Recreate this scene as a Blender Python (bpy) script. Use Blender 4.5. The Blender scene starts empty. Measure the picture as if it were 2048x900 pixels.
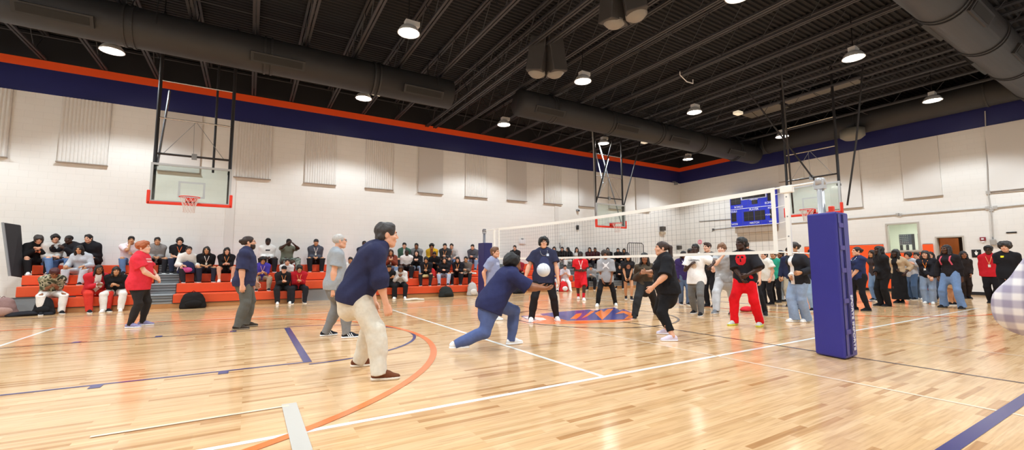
import bpy, bmesh, math, random
import numpy as np
from mathutils import Vector, Matrix
random.seed(7)
sc = bpy.context.scene
# ------------------------------------------------------------------ camera
F_PX = 866.5; CX, CY = 1024.0, 450.0; CAM_H = 1.25
def _dir(px, py):
    a = np.array([px-CX, -(py-CY), -F_PX]); return a/np.linalg.norm(a)
_dX = _dir(2462.3, 523.1)                  # vanishing point of the long walls
_dY = _dir(497.9, 529.35)                  # vanishing point of the net
_dY = _dY-_dX*(_dX@_dY); _dY /= np.linalg.norm(_dY)
ROT = np.array([_dX, _dY, np.cross(_dX, _dY)])      # world = ROT @ camera
CAM = np.array([0.0, 0.0, CAM_H])
cam_data = bpy.data.cameras.new('camera'); cam = bpy.data.objects.new('camera', cam_data)
sc.collection.objects.link(cam)
M4 = Matrix.Identity(4)
for i in range(3):
    for j in range(3): M4[i][j] = ROT[i, j]
    M4[i][3] = CAM[i]
cam.matrix_world = M4
cam_data.sensor_width = 36; cam_data.lens = F_PX*36/2048; cam_data.clip_end = 200; cam_data.clip_start = .05
sc.camera = cam
def ray(px, py): return ROT@np.array([px-CX, -(py-CY), -F_PX])
def on_plane(px, py, ax, val):
    r = ray(px, py); return CAM+r*((val-CAM[ax])/r[ax])
def ground(px, py, z=0.0): return on_plane(px, py, 2, z)
# ------------------------------------------------------------------ view, world, lamps
sc.view_settings.view_transform = 'Standard'; sc.view_settings.look = 'None'
sc.view_settings.exposure = 0.0; sc.view_settings.gamma = 1.0
sc.view_settings.use_curve_mapping = False
EMIT_LENS = 45.0; LAMP_W = 820.0; WORLD = 0.02
X0, X1, Y0, Y1 = -10.0, 24.0, -2.2, 18.33           # the hall
LAMP_X = [-9.2, -3.45, 3.2, 8.9, 14.5, 20.85]; LAMP_Y = [0.2, 5.12, 10.3, 15.35]; LAMP_Z = 7.3
w = bpy.data.worlds.new('world'); sc.world = w; w.use_nodes = True
w.node_tree.nodes['Background'].inputs[0].default_value = (1, .96, .9, 1)
w.node_tree.nodes['Background'].inputs[1].default_value = WORLD
def lamp_light(x, y):
    l = bpy.data.lights.new('high_bay_lamp', 'SPOT'); l.shadow_soft_size = .2; l.spot_size = math.radians(130); l.spot_blend = .30
    l.energy = LAMP_W; l.color = (.86, .945, 1.0)
    o = bpy.data.objects.new('high_bay_lamp', l); sc.collection.objects.link(o)
    o.location = (x, y, LAMP_Z-.30); return o
for _x in LAMP_X:
    for _y in LAMP_Y: lamp_light(_x, _y)
# ------------------------------------------------------------------ materials
def lin(c):
    if isinstance(c, str):
        c = c.lstrip('#'); c = [int(c[i:i+2], 16)/255 for i in (0, 2, 4)]
        c = [v/12.92 if v <= .04045 else ((v+.055)/1.055)**2.4 for v in c]
    return (c[0], c[1], c[2], 1)
_mats = {}
def mat(name, col, rough=.6, metal=0., noise=0., nscale=20., emit=0., spec=.5, coat=0., alpha=1., bump=0., bscale=60.):
    if name in _mats: return _mats[name]
    m = bpy.data.materials.new(name); m.use_nodes = True; _mats[name] = m
    nt = m.node_tree; b = nt.nodes['Principled BSDF']; c = lin(col)
    b.inputs['Base Color'].default_value = c; b.inputs['Roughness'].default_value = rough
    b.inputs['Metallic'].default_value = metal; b.inputs['Specular IOR Level'].default_value = spec
    b.inputs['Coat Weight'].default_value = coat; b.inputs['Alpha'].default_value = alpha
    if emit:
        b.inputs['Emission Color'].default_value = c; b.inputs['Emission Strength'].default_value = emit
    if noise or bump:
        tc = nt.nodes.new('ShaderNodeTexCoord')
        n = nt.nodes.new('ShaderNodeTexNoise'); n.inputs['Scale'].default_value = nscale; n.inputs['Detail'].default_value = 4
        nt.links.new(tc.outputs['Object'], n.inputs['Vector'])
        if noise:
            mx = nt.nodes.new('ShaderNodeMix'); mx.data_type = 'RGBA'
            mx.inputs[6].default_value = tuple(max(0, v*(1-noise)) for v in c[:3])+(1,)
            mx.inputs[7].default_value = tuple(min(1, v*(1+noise)) for v in c[:3])+(1,)
            nt.links.new(n.outputs['Fac'], mx.inputs[0]); nt.links.new(mx.outputs[2], b.inputs['Base Color'])
        if bump:
            n2 = nt.nodes.new('ShaderNodeTexNoise'); n2.inputs['Scale'].default_value = bscale; n2.inputs['Detail'].default_value = 3
            nt.links.new(tc.outputs['Object'], n2.inputs['Vector'])
            bp = nt.nodes.new('ShaderNodeBump'); bp.inputs['Strength'].default_value = bump; bp.inputs['Distance'].default_value = .01
            nt.links.new(n2.outputs['Fac'], bp.inputs['Height']); nt.links.new(bp.outputs[0], b.inputs['Normal'])
    return m
def cloth(col): return mat('cloth_'+str(col), col, .88, noise=.14, nscale=26, spec=.2, bump=.25, bscale=38)
# ------------------------------------------------------------------ mesh helpers
class MB:
    """collects shapes and links them as ONE mesh object"""
    def __init__(s): s.v = []; s.f = []; s.m = []
    def add(s, v, f, mi=0):
        o = len(s.v); s.v += [tuple(p) for p in v]; s.f += [tuple(i+o for i in q) for q in f]; s.m += [mi]*len(f)
    def box(s, a, b, mi=0, R=None, c=None):
        x0, y0, z0 = a; x1, y1, z1 = b
        v = [(x0,y0,z0),(x1,y0,z0),(x1,y1,z0),(x0,y1,z0),(x0,y0,z1),(x1,y0,z1),(x1,y1,z1),(x0,y1,z1)]
        if R is not None: v = [tuple(np.asarray(R)@np.array(p)+np.asarray(c)) for p in v]
        s.add(v, [(0,3,2,1),(4,5,6,7),(0,1,5,4),(1,2,6,5),(2,3,7,6),(3,0,4,7)], mi)
    def tube(s, pts, r, n=8, mi=0, cap=True, closed=False):
        P = [np.array(p, float) for p in pts]; N = len(P)
        rr = r if hasattr(r, '__len__') else [r]*N
        ring = []; prev = None; v = []
        for i in range(N):
            if closed: t = P[(i+1) % N]-P[i-1]
            else: t = P[min(i+1, N-1)]-P[max(i-1, 0)]
            t = t/(np.linalg.norm(t)+1e-9)
            if prev is None:
                a = np.array([0, 0, 1.]) if abs(t[2]) < .9 else np.array([1., 0, 0])
            else: a = prev
            u = a-t*(a@t); u /= np.linalg.norm(u)+1e-9; prev = u; w_ = np.cross(t, u)
            for k in range(n):
                th = 2*math.pi*k/n; v.append(P[i]+rr[i]*(math.cos(th)*u+math.sin(th)*w_))
        f = []
        for i in range(N if closed else N-1):
            j = (i+1) % N
            for k in range(n):
                k2 = (k+1) % n; f.append((i*n+k, i*n+k2, j*n+k2, j*n+k))
        if cap and not closed:
            f.append(tuple(range(n-1, -1, -1))); f.append(tuple((N-1)*n+k for k in range(n)))
        s.add(v, f, mi)
    def lathe(s, prof, c, n=24, mi=0, axis='z'):
        v = []
        for r, z in prof:
            for k in range(n):
                th = 2*math.pi*k/n; p = (r*math.cos(th), r*math.sin(th), z)
                if axis == 'x': p = (p[2], p[0], p[1])
                if axis == 'y': p = (p[0], p[2], p[1])
                v.append((p[0]+c[0], p[1]+c[1], p[2]+c[2]))
        f = []
        for i in range(len(prof)-1):
            for k in range(n):
                k2 = (k+1) % n; q = (i*n+k, i*n+k2, (i+1)*n+k2, (i+1)*n+k); f.append(q if axis != 'y' else q[::-1])
        s.add(v, f, mi)
    def prism(s, poly, z0, z1, mi=0):
        n = len(poly); v = [(p[0], p[1], z0) for p in poly]+[(p[0], p[1], z1) for p in poly]
        a = sum(poly[i][0]*poly[(i+1) % n][1]-poly[(i+1) % n][0]*poly[i][1] for i in range(n))
        r = range(n) if a > 0 else range(n-1, -1, -1); r = list(r)
        f = [tuple(r[::-1]), tuple(i+n for i in r)]
        for k in range(n): i, j = r[k], r[(k+1) % n]; f.append((i, j, j+n, i+n))
        s.add(v, f, mi)
    def build(s, name, mats, parent=None, smooth=False, bevel=0., loc=None):
        me = bpy.data.meshes.new(name)
        L = np.array(loc if loc is not None else (0, 0, 0), float)
        me.from_pydata([tuple(np.array(p)-L) for p in s.v], [], s.f)
        for m_ in (mats if isinstance(mats, (list, tuple)) else [mats]): me.materials.append(m_)
        me.polygons.foreach_set('material_index', s.m)
        if smooth: me.polygons.foreach_set('use_smooth', [True]*len(me.polygons))
        o = bpy.data.objects.new(name, me); sc.collection.objects.link(o); o.location = tuple(L)
        if parent is not None: o.parent = parent; o.location = (0, 0, 0) if loc is None else tuple(L)
        if bevel:
            b = o.modifiers.new('bevel', 'BEVEL'); b.width = bevel; b.segments = 2; b.limit_method = 'ANGLE'
        return o
def tag(o, label=None, cat=None, group=None, kind=None):
    if label: o['label'] = label
    if cat: o['category'] = cat
    if group: o['group'] = group
    if kind: o['kind'] = kind
    return o
def empty(name, loc, label=None, cat=None, group=None, rz=0.):
    o = bpy.data.objects.new(name, None); sc.collection.objects.link(o); o.location = tuple(loc); o.rotation_euler = (0, 0, rz)
    o.empty_display_size = .1
    return tag(o, label, cat, group)
def structure(o): o['kind'] = 'structure'; return o
def arc(c, r, a0, a1, n=24):
    return [(c[0]+r*math.cos(a0+(a1-a0)*k/n), c[1]+r*math.sin(a0+(a1-a0)*k/n)) for k in range(n+1)]
def text_mesh(txt, size, name, m, parent, R, c, depth=.004, squash=1.):
    """lettering standing in its own little relief: local x along the text, y up, z out"""
    cu = bpy.data.curves.new('lettering', 'FONT'); cu.body = txt; cu.size = size; cu.align_x = 'CENTER'; cu.align_y = 'CENTER'; cu.extrude = depth
    cu.offset = size*.02
    o = bpy.data.objects.new('lettering', cu); sc.collection.objects.link(o)
    dg = bpy.context.evaluated_depsgraph_get(); me = bpy.data.meshes.new_from_object(o.evaluated_get(dg))
    bpy.data.objects.remove(o)
    R = np.asarray(R, float); n = len(me.vertices); a = np.empty(n*3); me.vertices.foreach_get('co', a); a = a.reshape(-1, 3)
    a[:, 0] *= squash; a = a@R.T+np.asarray(c); me.vertices.foreach_set('co', a.ravel()); me.update()
    me.materials.clear(); me.materials.append(m)
    ob = bpy.data.objects.new(name, me); sc.collection.objects.link(ob)
    if parent is not None: ob.parent = parent
    return ob
# ================================================================== the hall
WHITE = '#e9e6e1'; ORANGE = '#f4571c'; NAVY = '#20235f'; BLACKP = '#2a2728'
def wall_mat():
    m = bpy.data.materials.new('painted_block'); m.use_nodes = True; nt = m.node_tree; b = nt.nodes['Principled BSDF']
    b.inputs['Roughness'].default_value = .55
    g = nt.nodes.new('ShaderNodeNewGeometry'); sep = nt.nodes.new('ShaderNodeSeparateXYZ'); nt.links.new(g.outputs['Position'], sep.inputs[0])
    add = nt.nodes.new('ShaderNodeMath'); add.operation = 'ADD'; nt.links.new(sep.outputs[0], add.inputs[0]); nt.links.new(sep.outputs[1], add.inputs[1])
    cb = nt.nodes.new('ShaderNodeCombineXYZ'); nt.links.new(add.outputs[0], cb.inputs[0]); nt.links.new(sep.outputs[2], cb.inputs[1])
    br = nt.nodes.new('ShaderNodeTexBrick'); nt.links.new(cb.outputs[0], br.inputs['Vector'])
    br.inputs['Scale'].default_value = 1; br.inputs['Brick Width'].default_value = .406; br.inputs['Row Height'].default_value = .203
    br.inputs['Mortar Size'].default_value = .006; br.inputs['Mortar Smooth'].default_value = .6
    br.inputs['Color1'].default_value = lin('#e9e6e1'); br.inputs['Color2'].default_value = lin('#e7e4df'); br.inputs['Mortar'].default_value = lin('#e0ddd8')
    nt.links.new(br.outputs['Color'], b.inputs['Base Color'])
    bp = nt.nodes.new('ShaderNodeBump'); bp.inputs['Strength'].default_value = .25; bp.inputs['Distance'].default_value = .006; bp.invert = True
    nt.links.new(br.outputs['Fac'], bp.inputs['Height']); nt.links.new(bp.outputs[0], b.inputs['Normal'])
    return m
def floor_mat():
    m = bpy.data.materials.new('maple_floor'); m.use_nodes = True; nt = m.node_tree; b = nt.nodes['Principled BSDF']
    tc = nt.nodes.new('ShaderNodeTexCoord')
    def brick(w_, h_, off):
        mp = nt.nodes.new('ShaderNodeMapping'); mp.inputs['Location'].default_value = off; nt.links.new(tc.outputs['Object'], mp.inputs[0])
        br = nt.nodes.new('ShaderNodeTexBrick'); nt.links.new(mp.outputs[0], br.inputs['Vector']); br.inputs['Scale'].default_value = 1
        br.inputs['Brick Width'].default_value = w_; br.inputs['Row Height'].default_value = h_; br.inputs['Mortar Size'].default_value = .0008
        br.inputs['Color1'].default_value = (0, 0, 0, 1); br.inputs['Color2'].default_value = (1, 1, 1, 1); br.inputs['Mortar'].default_value = (.2, .2, .2, 1)
        br.offset = .37; br.offset_frequency = 3; return br
    br = brick(.74, .057, (0, 0, 0)); br2 = brick(1.9, .114, (.3, .02, 0))
    rp = nt.nodes.new('ShaderNodeValToRGB'); e = rp.color_ramp.elements
    e[0].position = 0; e[0].color = lin('#b98756'); e[1].position = 1; e[1].color = lin('#e8c193')
    for p, c in ((.07, '#c9996a'), (.16, '#dbb180'), (.6, '#e2b889')): x = e.new(p); x.color = lin(c)
    nt.links.new(br.outputs['Color'], rp.inputs[0])
    mx = nt.nodes.new('ShaderNodeMix'); mx.data_type = 'RGBA'; mx.blend_type = 'MULTIPLY'; mx.inputs[0].default_value = .35
    rp2 = nt.nodes.new('ShaderNodeValToRGB'); rp2.color_ramp.elements[0].color = (.72, .66, .6, 1); rp2.color_ramp.elements[1].color = (1, 1, 1, 1)
    nt.links.new(br2.outputs['Color'], rp2.inputs[0]); nt.links.new(rp.outputs[0], mx.inputs[6]); nt.links.new(rp2.outputs[0], mx.inputs[7])
    # grain
    mp = nt.nodes.new('ShaderNodeMapping'); mp.inputs['Scale'].default_value = (1.2, 22, 1); nt.links.new(tc.outputs['Object'], mp.inputs[0])
    ns = nt.nodes.new('ShaderNodeTexNoise'); ns.inputs['Scale'].default_value = 2.2; ns.inputs['Detail'].default_value = 5; nt.links.new(mp.outputs[0], ns.inputs['Vector'])
    rp3 = nt.nodes.new('ShaderNodeValToRGB'); rp3.color_ramp.elements[0].position = .3; rp3.color_ramp.elements[0].color = (.74, .69, .64, 1)
    rp3.color_ramp.elements[1].position = .56; rp3.color_ramp.elements[1].color = (1, 1, 1, 1); nt.links.new(ns.outputs['Fac'], rp3.inputs[0])
    mx2 = nt.nodes.new('ShaderNodeMix'); mx2.data_type = 'RGBA'; mx2.blend_type = 'MULTIPLY'; mx2.inputs[0].default_value = .8
    nt.links.new(mx.outputs[2], mx2.inputs[6]); nt.links.new(rp3.outputs[0], mx2.inputs[7]); nt.links.new(mx2.outputs[2], b.inputs['Base Color'])
    b.inputs['Roughness'].default_value = .14; b.inputs['Specular IOR Level'].default_value = .55
    wv = nt.nodes.new('ShaderNodeTexNoise'); wv.inputs['Scale'].default_value = 3.0; nt.links.new(mp.outputs[0], wv.inputs['Vector'])
    bp = nt.nodes.new('ShaderNodeBump'); bp.inputs['Strength'].default_value = .04; bp.inputs['Distance'].default_value = .01
    nt.links.new(wv.outputs['Fac'], bp.inputs['Height']); nt.links.new(bp.outputs[0], b.inputs['Normal'])
    return m
M_WALL = wall_mat(); M_FLOOR = floor_mat()
M_ORANGE = mat('orange_paint', ORANGE, .5); M_NAVY = mat('navy_paint', NAVY, .45, noise=.1, nscale=2)
M_CEIL = mat('black_ceiling_paint', '#131318', .8); M_JOIST = mat('joist_paint', '#35353a', .6); M_DUCT = mat('duct_paint', '#2a2a2c', .6, noise=.15, nscale=3)
M_DARK = mat('dark_metal', '#1c1b1d', .4); M_WHITEM = mat('white_metal', '#e8e8ea', .35); M_GREYM = mat('grey_metal', '#8d9092', .4)
M_CHROME = mat('bright_steel', '#b9bcc0', .25, metal=.8)
T = .25
# floor with its painted lines
m = MB(); m.box((X0-T, Y0-T, -.2), (X1+T+3.2, Y1+T, 0)); FLOOR = structure(m.build('floor', M_FLOOR))
m = MB()     # ceiling: ribbed roof deck, ribs along X
prof = []; y = Y0; zc = 8.35
while y < Y1:
    prof += [(y, zc), (y+.055, zc), (y+.075, zc+.05), (y+.13, zc+.05)]; y += .15
prof.append((Y1, zc))
v = [(X0, p[0], p[1]) for p in prof]+[(X1, p[0], p[1]) for p in prof]; n = len(prof)
m.add(v, [(i, i+n, i+1+n, i+1) for i in range(n-1)]); m.box((X0-T, Y0-T, zc+.06), (X1+T, Y1+T, zc+.3))
structure(m.build('ceiling', M_CEIL))
ZT = 8.41
def band_wall(name, boxes, band):
    mb = MB()
    for a, b in boxes: mb.box(a, b)
    for a, b, mi in band: mb.box(a, b, mi)
    return structure(mb.build(name, [M_WALL, M_NAVY, M_ORANGE, M_CEIL]))
ZB, ZO, ZP = 6.46, 7.24, 7.5       # band: white | navy | orange | black
band_wall('wall_left', [((X0-T, Y1, 0), (X1+T, Y1+T, ZB))], [((X0-T, Y1, ZB), (X1+T, Y1+T, ZO), 1), ((X0-T, Y1-.004, ZO), (X1+T, Y1+T, ZP), 2), ((X0-T, Y1, ZP), (X1+T, Y1+T, ZT), 3)])
band_wall('wall_back', [((X0-T, Y0-T, 0), (X1+T, Y0, ZB))], [((X0-T, Y0-T, ZB), (X1+T, Y0, ZO), 1), ((X0-T, Y0-T, ZO), (X1+T, Y0+.004, ZP), 2), ((X0-T, Y0-T, ZP), (X1+T, Y0, ZT), 3)])
band_wall('wall_far_left', [((X0-T, Y0, 0), (X0, Y1, ZB))], [((X0-T, Y0, ZB), (X0, Y1, ZO), 1), ((X0-T, Y0, ZO), (X0+.004, Y1, ZP), 2), ((X0-T, Y0, ZP), (X0, Y1, ZT), 3)])
# right wall with a window and a doorway
WY0, WY1, WZ0, WZ1 = 6.66, 7.78, 1.72, 2.96; DY0, DY1, DZ = 5.36, 6.2, 2.30
bx = lambda y0, y1, z0, z1: ((X1, y0, z0), (X1+T, y1, z1))
band_wall('wall_right', [bx(Y0, DY0, 0, ZB), bx(DY0, DY1, DZ, ZB), bx(DY1, WY0, 0, ZB), bx(WY0, WY1, 0, WZ0), bx(WY0, WY1, WZ1, ZB), bx(WY1, Y1, 0, ZB)],
          [((X1, Y0, ZB), (X1+T, Y1, ZO), 1), ((X1-.004, Y0, ZO), (X1+T, Y1, ZP), 2), ((X1, Y0, ZP), (X1+T, Y1, ZT), 3)])
# rooms behind the openings
XR = X1+T+3.0
M_ROOM = mat('office_paint', '#cdd0c6', .7); M_HALLP = mat('corridor_paint', '#5b4a3c', .7)
m = MB(); m.box((X1+T, 6.45, 0), (XR, 6.55, 3.4)); m.box((X1+T, 9.0, 0), (XR, 9.1, 3.4)); m.box((XR, 6.45, 0), (XR+.1, 9.1, 3.4)); structure(m.build('wall_office', M_ROOM))
m = MB(); m.box((X1+T, 6.45, 3.4), (XR+.1, 9.1, 3.5)); structure(m.build('ceiling_office', M_ROOM))
m = MB(); m.box((X1+T, 3.9, 0), (XR, 4.0, 2.9)); m.box((XR, 3.9, 0), (XR+.1, 6.45, 2.9)); m.box((X1+T, 6.35, 0), (XR, 6.45, 2.9)); structure(m.build('wall_corridor', M_HALLP))
m = MB(); m.box((X1+T, 3.9, 2.9), (XR+.1, 6.45, 3.0)); structure(m.build('ceiling_corridor', M_HALLP))
LTP = on_plane(1820, 451, 0, X1+1.5); lt = empty('ceiling_light', (LTP[0], LTP[1], 3.3), 'lit rectangular ceiling light seen through the window in the right wall', 'light')
m = MB(); m.box((-.45, -.5, .02), (.45, .5, .1)); m.build('housing', M_WHITEM, lt)
m = MB(); m.box((-.40, -.45, -.01), (.40, .45, .02)); m.build('diffuser', mat('diffuser_glow', '#fffaf0', emit=5.0), lt)
lo = bpy.data.lights.new('office_lamp', 'AREA'); lo.shape = 'RECTANGLE'; lo.size = .8; lo.size_y = .9; lo.energy = 70; lo.color = (.97, 1, .93)
o = bpy.data.objects.new('office_lamp', lo); sc.collection.objects.link(o); o.location = (LTP[0], LTP[1], 3.25)
lo = bpy.data.lights.new('door_leaf_fill', 'AREA'); lo.size = .6; lo.energy = 14; lo.color = (1, .9, .78)  # added fill light, unseen, brightens the open door leaf
o = bpy.data.objects.new('door_leaf_fill', lo); sc.collection.objects.link(o); o.location = (X1+.9, 4.7, 2.85)
# window and door frames
M_FRAME = mat('frame_paint', '#b9b2a8', .5); M_GLASS = bpy.data.materials.new('clear_glass'); M_GLASS.use_nodes = True
_nt = M_GLASS.node_tree; _o = _nt.nodes['Material Output']; _nt.nodes.remove(_nt.nodes['Principled BSDF'])
_t = _nt.nodes.new('ShaderNodeBsdfTransparent'); _t.inputs[0].default_value = (.93, .96, .94, 1); _g = _nt.nodes.new('ShaderNodeBsdfGlossy'); _g.inputs['Roughness'].default_value = .03
_mx = _nt.nodes.new('ShaderNodeMixShader'); _fr = _nt.nodes.new('ShaderNodeFresnel'); _fr.inputs[0].default_value = 1.4
_nt.links.new(_fr.outputs[0], _mx.inputs[0]); _nt.links.new(_t.outputs[0], _mx.inputs[1]); _nt.links.new(_g.outputs[0], _mx.inputs[2]); _nt.links.new(_mx.outputs[0], _o.inputs[0])
wn = empty('window_1', (X1, (WY0+WY1)/2, WZ0)); wn['kind'] = 'structure'
def frame_boxes(mb, y0, y1, z0, z1, t, d0, d1, bottom=True):
    mb.box((d0, y0, z0), (d1, y0+t, z1)); mb.box((d0, y1-t, z0), (d1, y1, z1)); mb.box((d0, y0+t, z1-t), (d1, y1-t, z1))
    if bottom: mb.box((d0, y0+t, z0), (d1, y1-t, z0+t))
hw = (WY1-WY0)/2; m = MB(); frame_boxes(m, -hw, hw, 0, WZ1-WZ0, .06, -.03, .2); m.build('window_frame', M_FRAME, wn)
m = MB(); m.box((.1, -hw+.06, .06), (.106, hw-.06, WZ1-WZ0-.06)); m.build('pane', M_GLASS, wn)
dr = empty('door_1', (X1, (DY0+DY1)/2, 0)); dr['kind'] = 'structure'; hd = (DY1-DY0)/2
m = MB(); frame_boxes(m, -hd, hd, 0, DZ, .05, -.03, .27, False); m.build('door_frame', M_FRAME, dr)
M_DOOR = mat('stained_wood', '#b96a33', .45, noise=.2, nscale=6)
m = MB(); c_, s_ = math.cos(math.radians(48)), math.sin(math.radians(48)); Rd = [[s_, -c_, 0], [-c_*.55, -s_, 0], [0, 0, 1]]
Rd = [[math.sin(1.0), math.cos(1.0), 0], [-math.cos(1.0), math.sin(1.0), 0], [0, 0, 1]]
m.box((0, -.045, .01), (hd*2-.1, 0, DZ-.06), 0, Rd, (.2, hd-.06, 0)); lf = m.build('door_leaf', M_DOOR, dr)
m = MB(); m.tube([np.array(Rd)@np.array(p)+np.array((.2, hd-.06, 0)) for p in ((.62, -.045, 1.02), (.62, -.10, 1.02), (.52, -.10, 1.02))], .012); m.build('door_handle', M_CHROME, lf)
# flag on the office wall
FLP = on_plane(1821, 489, 0, XR-.015); fl = empty('flag', (XR-.015, FLP[1], FLP[2]), 'monochrome striped flag with starred canton hung on the wall behind the window', 'flag')
FW, FH = .80, 1.0
m = MB()
nst = 7
for k in range(nst):
    y0 = -FW/2+FW*k/nst; m.box((-.006, y0, -FH/2), (0, y0+FW/nst, FH/2), 0 if k % 2 == 0 else 1)
m.build('stripes', [mat('flag_dark', '#2c2c33', .8), mat('flag_pale', '#c8c8c4', .8)], fl)
m = MB(); m.box((-.012, FW/2-FW*4/7, 0), (-.006, FW/2, FH/2)); can = m.build('canton', mat('flag_canton', '#474a58', .8), fl)
m = MB()
for i in range(5):
    for j in range(6):
        yy = FW/2-.04-i*.07; zz = FH/2-.05-j*.09; st = []
        for q in range(10):
            r = .022 if q % 2 == 0 else .009; st.append((yy+r*math.sin(q*math.pi/5), zz+r*math.cos(q*math.pi/5)))
        v = [(-.0145, a, b) for a, b in st]; m.add(v+[(-.0125, yy, zz)], [tuple(range(10))[::-1]])
m.build('stars', mat('flag_pale', '#c8c8c4'), can)
# baseboards
M_BASE = mat('black_rubber', '#17161a', .5)
m = MB(); m.box((X1-.015, Y0, 0), (X1, DY0, .12)); m.box((X1-.015, DY1, 0), (X1, Y1, .12)); structure(m.build('baseboard_right', M_BASE))
m = MB(); m.box((X0, Y1-.015, 0), (X1-.02, Y1, .12)); structure(m.build('baseboard_left', M_BASE))
# flat vertical strips, slightly greyer than the long wall
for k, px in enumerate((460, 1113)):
    p = on_plane(px, 430, 1, Y1); m = MB(); m.box((p[0]-.13, Y1-.02, 0.13), (p[0]+.13, Y1, ZB)); structure(m.build('trim_%d' % (k+1), mat('strip_grey', '#dedad5', .6)))
# ------------------------------------------------------------------ floor markings
def strip(pts, w_, mi, z, closed=False):
    P = [np.array(p[:2], float) for p in pts]; mb = MB(); n = len(P); L = []; Rr = []
    for i in range(n):
        t = (P[(i+1) % n]-P[i-1]) if closed else (P[min(i+1, n-1)]-P[max(i-1, 0)]); t /= np.linalg.norm(t); nn = np.array([-t[1], t[0]])*w_/2
        L.append(P[i]+nn); Rr.append(P[i]-nn)
    v = [(p[0], p[1], z) for p in L]+[(p[0], p[1], z) for p in Rr]
    f = [(i, i+n, (i+1) % n+n, (i+1) % n) for i in range(n if closed else n-1)]
    mb.add(v, f); return mb
LP = dict(rough=.16)
M_LW = mat('line_white', '#f2efe6', **LP); M_LN = mat('line_navy', '#3a3a72', **LP); M_LD = mat('line_dark', '#4a3a3c', **LP); M_LO = mat('line_orange', '#f2793f', **LP)
M_LF = mat('line_faint', '#ecd0b4', **LP); M_LG = mat('line_grey', '#c3bdb4', **LP)
_lz = [.0012]
def court_line(pts, w_, m_, closed=False, name='court_line'):
    _lz[0] += .00012; o = strip(pts, w_, 0, _lz[0], closed).build(name, m_, FLOOR); return o
CXc, CYc = 6.95, 7.85
court_line([(-3.2, 3.7), (17.2, 3.69)], .06, M_LW); court_line([(-3.27, 12.25), (17.2, 12.25)], .05, M_LW); court_line([(-3.27, 3.7), (-3.27, 12.25)], .06, M_LW)
court_line([(3.42, 3.7), (3.42, 12.25)], .06, M_LW); court_line([(10.5, 3.69), (10.5, 12.25)], .05, M_LW)
court_line([(5.47, -1.9), (5.46, 7.0)], .045, M_LF); court_line([(8.9, -1.9), (8.9, 7.0)], .04, M_LF)
court_line([(6.93, 1.1), (6.95, 14.6)], .05, M_LD)
court_line([(X0+.5, 1.08), (X1-1.2, 1.08)], .09, M_LN); court_line([(X0+.5, 14.75), (X1-1.2, 14.75)], .05, M_LN)
# keys, three-point arcs
for sgn, bx_ in ((1, -4.9), (-1, 18.8)):
    ft = bx_+sgn*5.6; a0 = 0 if sgn > 0 else math.pi
    for yy in (6.25, 9.75): court_line([(bx_, yy), (ft, yy)], .05, M_LD if yy > 8 else M_LN)
    court_line([(ft, 6.22), (ft, 9.78)], .1, M_LN)
    court_line(arc((ft, 8.0), 1.9, a0-math.pi/2, a0+math.pi/2, 40), .05, M_LN)
    for k, xx in enumerate((.9, 2.0, 3.05, 4.15)):
        for yy, dy in ((6.25, -.16), (9.75, .16)):
            court_line([(bx_+sgn*(xx+.55), yy), (bx_+sgn*(xx+.55), yy+dy)], .1 if k else .2, M_LN)
    cc = bx_+sgn*2.9
    court_line([(bx_, 7.68-4.63)]+arc((cc, 7.68), 4.63, a0-math.pi/2*sgn, a0+math.pi/2*sgn, 60)+[(bx_, 7.68+4.63)], .09, M_LO)
court_line([ground(578, 808)[:2], ground(606, 905)[:2]], .12, M_LG); court_line([ground(578, 812)[:2], ground(180, 875)[:2]], .04, M_LF)
# centre circle and emblem
court_line(arc((7.05, 7.95), 1.9, 0, 2*math.pi, 64)[:-1], .05, M_LD, True, 'centre_circle')
def emb(pts, m_, dz):
    P = [ground(990+a/6.206, 590+b/6.206) for a, b in pts]; mb = MB()
    mb.prism([(p[0], p[1]) for p in P], .0035+dz, .0040+dz); return mb.build('centre_emblem', m_, FLOOR)
M_EO = mat('emblem_orange', '#f07a33', **LP); M_EN = mat('emblem_navy', '#4b4a86', **LP); M_EP = mat('emblem_pale', '#f0b79a', **LP); M_EW = mat('emblem_white', '#efe5da', **LP)
emb([(300,335),(420,365),(700,362),(1120,362),(1500,345),(1700,318),(1760,285),(1720,222),(1600,172),(1540,190),(1490,150),(1420,158),(1300,178),(1180,175),(1000,190),(820,210),(620,226),(450,246),(360,262)], M_EP, 0)
emb([(330,338),(640,362),(1100,358),(1480,338),(1690,312),(1690,300),(1200,318),(800,330),(480,332)], M_EO, .0006)
emb([(560,236),(760,214),(980,196),(1100,188),(1170,180),(1220,200),(1290,182),(1420,164),(1490,156),(1545,194),(1600,178),(1712,226),(1745,284),(1640,306),(1180,316),(860,322),(640,300),(600,262)], M_EN, .0006)
emb([(930,300),(1010,236),(1080,226),(1060,262),(1010,300)], M_EO, .0012); emb([(1070,296),(1190,200),(1240,204),(1150,262)], M_EO, .0012)
emb([(1240,226),(1320,186),(1350,212),(1400,176),(1470,172),(1410,240),(1330,312)], M_EO, .0012); emb([(1490,238),(1580,196),(1690,222),(1742,282),(1600,304),(1660,256),(1600,226)], M_EO, .0012)
emb([(480,262),(640,258),(820,300),(900,320),(700,346),(520,318)], M_EO, .0010); emb([(500,276),(600,286),(640,310),(560,320),(480,300)], M_EW, .0014)
emb([(320,262),(440,258),(560,300),(480,318),(380,300)], M_EN, .0008); emb([(340,272),(430,268),(510,296),(440,306),(390,294)], M_EW, .0014)
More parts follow.
